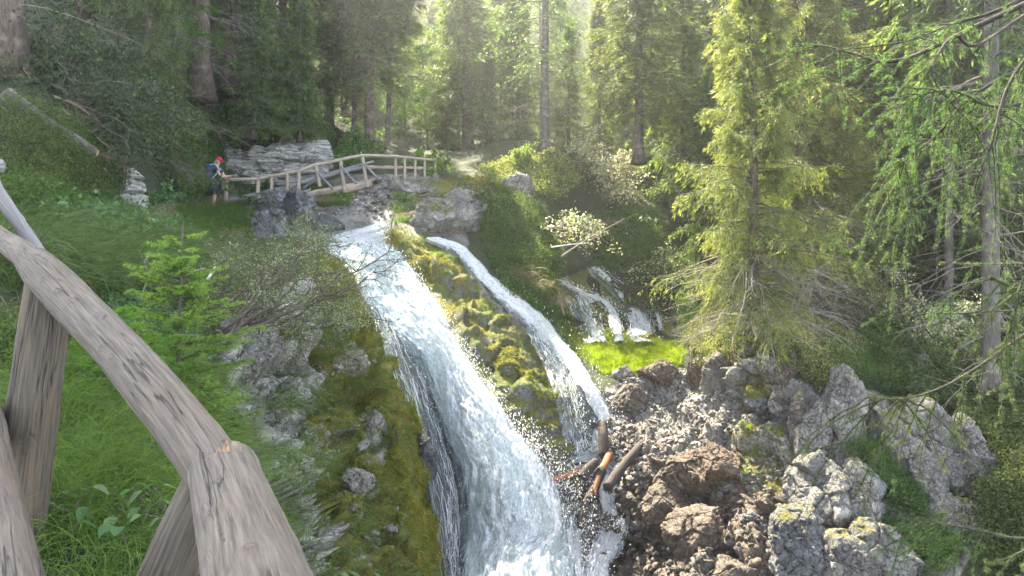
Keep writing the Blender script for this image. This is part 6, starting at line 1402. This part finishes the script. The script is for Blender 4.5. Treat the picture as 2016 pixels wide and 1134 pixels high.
# ------------------------------------------------------------------ larch whose boughs hang in from the right edge
lt = tag(empty('larch_tree', P(2420, 1000, 6.8)), 'near larch outside the right edge whose feathery boughs hang into the picture', 'tree')
lroot = np.array(lt.location)
def larch_bough(ctrl, r0, r1, ntw, L, seed, hangz=.6, dens=1.0, names='bough'):
    rg = np.random.default_rng(seed); c = crom(np.array(ctrl, float), 40); p = P(c[:, 0], c[:, 1], c[:, 2]) - lroot; mb = MB(); mb.tube(p, np.linspace(r0, r1, 40) * (1 + .12 * rg.random(40)), 7)
    segs = [(p[8:], 1.0)]
    for k in range(ntw):
        i = rg.integers(3, 39); t = unit(p[min(i + 1, 39)] - p[i - 1]); d = unit(t * .8 + rg.normal(size=3) * .55 - np.array([0, 0, hangz])); Lk = L * (.35 + .9 * rg.random()) * (.5 + .5 * i / 39 if i < 20 else 1.0); s = np.linspace(0, 1, 10)[:, None]
        cc = p[i] + d * Lk * s - np.array([0, 0, .45]) * Lk * s ** 2 + np.cumsum(rg.normal(size=(10, 3)), 0) * .015 * Lk; mb.tube(cc, np.linspace(.006, .002, 10), 4, False); segs.append((cc, 1))
        for m in range(3):
            j = rg.integers(2, 9); d2 = unit(unit(cc[j] - cc[j - 1]) + rg.normal(size=3) * .7 - np.array([0, 0, .3])); c2 = cc[j] + d2 * Lk * (.2 + .3 * rg.random()) * np.linspace(0, 1, 6)[:, None]; mb.tube(c2, np.linspace(.003, .0015, 6), 3, False); segs.append((c2, 1))
    C, D = [], []
    for c_, w_ in segs:
        Ls = np.sum(np.linalg.norm(np.diff(c_, axis=0), axis=1)); n = max(3, int(Ls / .024 * dens)); t = rg.random(n) * (len(c_) - 1.001); i = t.astype(int); f = (t - i)[:, None]; q = c_[i] * (1 - f) + c_[i + 1] * f; ax = unit(c_[np.minimum(i + 1, len(c_) - 1)] - c_[i])
        m = 15; dirs = unit(rg.normal(size=(n, m, 3)) + ax[:, None] * .35 + np.array([0, -.0, .15])); C.append(np.repeat(q, m, 0)); D.append(dirs.reshape(-1, 3))
    C, D = np.vstack(C), np.vstack(D); n = len(C); tn = np.zeros((n, 4)); tn[:, 0] = np.repeat(rg.random(n // 15), 15); tn[:, 1] = .35 * rg.random(n); tn[:, 3] = 1
    o = mb.build(names, M['bark_larch'], lt, True)
    leaves('needles', C, D, rg.normal(size=(n, 3)), .022 + .012 * rg.random(n), .0026, tn, M['larch'], o)
for a in (([(2420, -200, 6.6), (2200, -90, 6.7), (2016, 8, 6.8), (1900, 62, 7.0), (1800, 110, 7.1), (1740, 122, 7.2), (1700, 112, 7.3), (1630, 92, 7.4), (1590, 88, 7.5)], .032, .005, 20, .7, 1, .25, .55),
          ([(2420, -240, 6.4), (2100, -50, 6.3), (1960, 22, 6.4), (1880, 45, 6.5), (1780, 82, 6.7), (1640, 100, 6.9)], .022, .004, 16, .6, 2, .2, .6),
          ([(2300, -100, 5.6), (2080, 60, 5.6), (1990, 160, 5.6), (1950, 290, 5.6), (1930, 330, 5.6)], .02, .004, 20, .7, 3, .4, .8),
          ([(2016, 30, 6.6), (1920, 90, 6.4), (1880, 70, 6.3), (1845, 110, 6.2), (1835, 150, 6.1), (1870, 200, 6.1), (1930, 260, 6.0)], .014, .004, 14, .55, 4, .6, .8),
          ([(2200, 60, 6.2), (2060, 120, 6.2), (1980, 150, 6.2), (1900, 200, 6.2), (1850, 260, 6.2), (1790, 310, 6.2), (1760, 330, 6.2)], .018, .003, 34, .85, 5, .9, 1.1),
          ([(2200, 120, 6.0), (2050, 190, 6.0), (1960, 210, 6.0), (1880, 180, 6.0), (1810, 190, 6.0), (1780, 230, 6.1)], .015, .003, 26, .6, 6, .8, 1.0),
          ([(2300, 500, 6.2), (2150, 580, 6.0), (2016, 660, 5.9), (1930, 720, 5.9), (1850, 765, 5.9), (1780, 785, 6.0), (1715, 782, 6.0)], .020, .003, 30, .62, 7, .7, 1.1),
          ([(2300, 500, 5.6), (2130, 540, 5.4), (2016, 570, 5.3), (1950, 545, 5.3)], .012, .003, 12, .5, 8, .4, .9),
          ([(2250, 610, 6.6), (2100, 612, 6.6), (1980, 612, 6.6), (1870, 618, 6.6), (1845, 612, 6.6)], .009, .003, 8, .3, 9, .4, .8),
          ([(2300, 520, 6.9), (2100, 518, 6.9), (1960, 520, 6.9), (1830, 518, 6.9)], .007, .002, 5, .25, 10, .3, .5),
          ([(2300, 1000, 5.4), (2150, 1045, 5.4), (2016, 1060, 5.5), (1930, 1045, 5.5), (1860, 1032, 5.6), (1805, 1020, 5.6)], .014, .003, 20, .42, 11, .6, 1.1),
          ([(2300, 900, 5.0), (2120, 1010, 4.9), (2040, 1070, 4.9), (1990, 1100, 4.9), (1960, 1150, 4.9)], .012, .003, 14, .4, 12, .5, 1.0),
          ([(2200, 380, 5.2), (2080, 470, 5.2), (2020, 540, 5.2), (1990, 640, 5.2)], .012, .003, 14, .4, 13, .5, 1.0)):
    larch_bough(*a)
tb = MB(); tb.tube(np.array([[0.0, 0, -3.5], [.05, 0, 0], [0, .05, 4], [.05, 0, 10]]), np.array([.26, .22, .18, .08]), 14); tb.build('trunk', M['bark_larch'], lt, True)
# ------------------------------------------------------------------ the hiker leaning on the end of the railing
person = tag(empty('person', P(422, 408, 24.75)), 'hiker in dark blue T-shirt and shorts with backpack and red cap leaning on the railing', 'person')
PS = 1.0 / FOC * 24.75
def J(px, py, y=0.0): return ((px - 422) * PS, y, (408 - py) * PS)
def skin(name, verts, edges, mat, root, lv=2, par=None):
    "one continuous surface grown round a skeleton: verts = (point, radius x, radius y)"
    me = bpy.data.meshes.new(name); me.from_pydata([v[0] for v in verts], edges, []); me.skin_vertices.new() if hasattr(me.skin_vertices, 'new') and not me.skin_vertices else None
    o = link(name, me, par or person); md = o.modifiers.new('skin', 'SKIN'); md.use_smooth_shade = True; md.branch_smoothing = .6
    if not me.skin_vertices: me.skin_vertices.new()
    for i, v in enumerate(verts):
        sv = me.skin_vertices[0].data[i]; sv.radius = (v[1], v[2]); sv.use_root = (i == root)
    sb = o.modifiers.new('sub', 'SUBSURF'); sb.levels = lv; sb.render_levels = lv; me.materials.append(mat); return o
M['skin'] = plain('skin', (0.52, 0.33, 0.25), .55, .35, .06, 60, .001)
M['navy'] = plain('navy_cloth', (0.040, 0.048, 0.090), .9, .15, .25, 40)
M['navy2'] = plain('blue_shorts_cloth', (0.020, 0.028, 0.085), .9, .15, .25, 40)
M['pack'] = plain('blue_backpack_nylon', (0.035, 0.065, 0.22), .6, .35, .3, 30)
M['cap'] = plain('crimson_cap_cloth', (0.50, 0.025, 0.085), .8, .2, .12, 40)
M['hair'] = plain('blond_hair', (0.44, 0.32, 0.17), .6, .4, .3, 60)
M['strap'] = plain('pale_blue_webbing', (0.35, 0.45, 0.55), .8, .2, .1, 60)
M['redtag'] = plain('red_pouch', (0.55, 0.05, 0.06), .6, .3, .1, 60)
M['shoe'] = plain('dark_boot', (0.05, 0.045, 0.045), .8, .3, .2, 60)
M['eye'] = plain('dark_eye', (0.03, 0.02, 0.02), .3, .5, .1, 60)
HW, SW = .085, .165
bv = [(J(422.8, 357), .070, .058), (J(424.5, 346), .105, .075), (J(427, 335), .115, .075), (J(427.5, 327.5), .055, .055), (J(428.8, 323.5), .050, .050), (J(431.2, 317), .082, .072), (J(431.6, 313), .078, .072)]
be = [(0, 1), (1, 2), (2, 3), (3, 4), (4, 5), (5, 6)]
for sd in (-1, 1):
    y = sd * SW; n0 = len(bv); f = 0 if sd < 0 else 1
    bv += [(J(428 + f, 331.5, y), .060, .058), (J(434 + f, 341, y * 1.15), .047, .045), (J(439.6 + f, 349.5, y * 1.1), .040, .038), (J(448 + f, 348.2, y * .7), .038, .034), (J(455 + f * .5, 347, y * .42), .027, .024), (J(457.5 + f * .5, 346.7, y * .36), .036, .020)]
    be += [(2, n0)] + [(n0 + k, n0 + k + 1) for k in range(5)]
    h = n0 + 5; hp = np.array(bv[h][0])
    for k in range(4):
        a = len(bv); yy = (k - 1.5) * .017
        bv += [(tuple(hp + [.035, yy, .012]), .0095, .009), (tuple(hp + [.062 + .004 * (k in (1, 2)), yy * .9, .004]), .0085, .008), (tuple(hp + [.070 + .004 * (k in (1, 2)), yy * .8, -.018]), .0075, .007)]
        be += [(h, a), (a, a + 1), (a + 1, a + 2)]
    a = len(bv); bv += [(tuple(hp + [.008, -sd * .034, .016]), .011, .010), (tuple(hp + [.036, -sd * .040, .026]), .009, .009)]; be += [(h, a), (a, a + 1)]
    n0 = len(bv); dx = -3.6 if sd > 0 else 2.2
    bv += [(J(422.5 + dx * .35, 364, sd * HW), .072, .07), (J(422.6 + dx * .8, 374, sd * HW), .080, .076), (J(422.8 + dx, 385, sd * HW), .058, .056), (J(421.8 + dx, 393, sd * HW), .056, .056), (J(421 + dx * 1.1, 402, sd * HW), .038, .038), (J(421 + dx * 1.1, 407.5, sd * HW), .036, .036), (J(426 + dx * 1.1, 409, sd * HW), .036, .030)]
    be += [(0, n0)] + [(n0 + k, n0 + k + 1) for k in range(6)]
skin('body', bv, be, M['skin'], 0)
sv = [(J(422.6, 363.5), .165, .135), (J(424.3, 347), .142, .108), (J(426.6, 336), .152, .108), (J(427.2, 329), .085, .080)]; se = [(0, 1), (1, 2), (2, 3)]
for sd in (-1, 1):
    n0 = len(sv); sv += [(J(428 + (sd > 0), 331.5, sd * SW), .078, .074), (J(433.2 + (sd > 0), 340, sd * SW * 1.14), .066, .062)]; se += [(2, n0), (n0, n0 + 1)]
skin('t_shirt', sv, se, M['navy'], 1)
pv = [(J(422.7, 358), .152, .120)]; pe = []
for sd in (-1, 1):
    n0 = len(pv); dx = -3.6 if sd > 0 else 2.2
    pv += [(J(422.5 + dx * .35, 365, sd * HW), .112, .104), (J(422.6 + dx * .8, 376, sd * HW), .098, .094), (J(422.8 + dx, 386, sd * HW), .084, .082)]; pe += [(0, n0), (n0, n0 + 1), (n0 + 1, n0 + 2)]
skin('shorts', pv, pe, M['navy2'], 0)
def blob(name, c, size, mat, rot=(0, 0, 0), p=2.0, par=None, n=CS40, wr=.02):
    D, F = n; V = np.sign(D) * np.abs(D) ** (2 / p); V = V / np.max(np.abs(V), axis=0); V = V * np.array(size); V = V * (1 + wr * fbm(V, 14, 3, 5))[:, None]
    return obj(name, V @ euler(*[R(a) for a in rot]).T + np.array(c), F, mat, par or person, True)
hc = np.array(J(432.0, 314.6))
cap = blob('cap', hc + np.array([-.004, 0, .012]), (.108, .090, .085), M['cap'], (0, 14, 0), 2.2, wr=.01)
blob('brim', hc + np.array([.118, 0, -.045]), (.075, .072, .009), M['cap'], (0, 34, 0), 2.6, cap)
hair = blob('hair', hc + np.array([-.045, 0, -.035]), (.075, .088, .085), M['hair'], (0, 8, 0), 2.2, wr=.05)
blob('ponytail', hc + np.array([-.125, 0, -.075]), (.038, .04, .115), M['hair'], (0, 16, 0), 2, hair, wr=.08)
for sd in (-1, 1):
    blob('eye', hc + np.array([.070, sd * .032, -.052]), (.010, .012, .008), M['eye'], n=cube_sphere(8))
    blob('ear', hc + np.array([.005, sd * .080, -.062]), (.022, .012, .030), M['skin'], n=cube_sphere(8))
    blob('shoe', np.array(J(424.5 + (-3.9 if sd > 0 else 2.4), 409.2, sd * HW)), (.135, .05, .045), M['shoe'], p=2.6, n=cube_sphere(12))
blob('nose', hc + np.array([.092, 0, -.070]), (.016, .013, .018), M['skin'], n=cube_sphere(8))
blob('mouth', hc + np.array([.074, 0, -.104]), (.010, .024, .006), M['redtag'], n=cube_sphere(8))
bp_ = tag(empty('backpack', P(409.5, 343, 24.75)), 'dark blue hiking backpack worn by the hiker at the railing', 'backpack')
def pk(name, c, size, mat, rot=(0, 0, 0), p=3.2): return blob(name, c, size, mat, rot, p, bp_)
pk('main_bag', (0, 0, -.02), (.155, .17, .27), M['pack'], (0, 8, 0)); pk('lid', (.03, 0, .245), (.125, .15, .065), M['pack'], (0, 12, 0)); pk('front_pocket', (-.115, 0, -.08), (.065, .13, .16), M['pack'], (0, 8, 0))
for sd in (-1, 1):
    pk('side_pocket', (.02, sd * .165, -.17), (.10, .035, .11), M['pack'], (0, 8, 0)); mb = MB()
    o0 = np.array(J(422, 408)) - np.array(J(409.5, 343)); w_ = lambda px, py, y: (np.array(J(px, py, y)) - np.array(J(409.5, 343)))
    mb.tube(crom(np.array([w_(416, 327, sd * .12), w_(424, 325.5, sd * .14), w_(430, 331, sd * .13), w_(430.5, 340, sd * .15), w_(424, 349, sd * .165), w_(418, 355, sd * .16)]), 30), .020, 6); mb.build('shoulder_strap', M['strap'] if sd < 0 else M['pack'], bp_, True)
mb = MB(); mb.tube(crom(np.array([w_(416, 355, -.16), w_(422, 357, -.165), w_(428, 357, -.13), w_(431, 357, 0), w_(428, 357, .13), w_(416, 355, .16)]), 30), .018, 6); mb.build('hip_belt', M['pack'], bp_, True)
tag(blob('phone', np.array(J(460.5, 343.5, 0)) + np.array(person.location), (.006, .035, .07), M['shoe'], (0, 12, 0), 6, None, cube_sphere(8), 0), 'small dark phone held above the rail by the hiker', 'phone').parent = None
blob('belt_pouch', np.array(J(431.5, 363, -.12)), (.026, .02, .07), M['redtag'], (0, 8, 0), 3)

bp_.scale = (1.1, 1.1, 1.05)
# ------------------------------------------------------------------ air
def haze(density, aniso):
    N = NT('glare_haze'); v = N.n('VolumePrincipled', {'Color': (0.97, 0.98, 1.0), 'Density': density, 'Anisotropy': aniso}); N.t.links.new(v.outputs[0], N.out.inputs[1])
    zs = float(np.max(HV[..., 2])) + 18; mb = MB(); zb = float(min(np.min(B1[..., 2]), np.min(HV[..., 2]))) - 1.0; mb.box((0, 60, (zs + zb) / 2), (150, 0, 0), (0, 90, 0), (0, 0, (zs - zb) / 2)); o = mb.build('haze', N.m); tag(o, kind='stuff')
haze(0.0016, 0.75)  # thin haze whose forward scatter stands in for lens glare
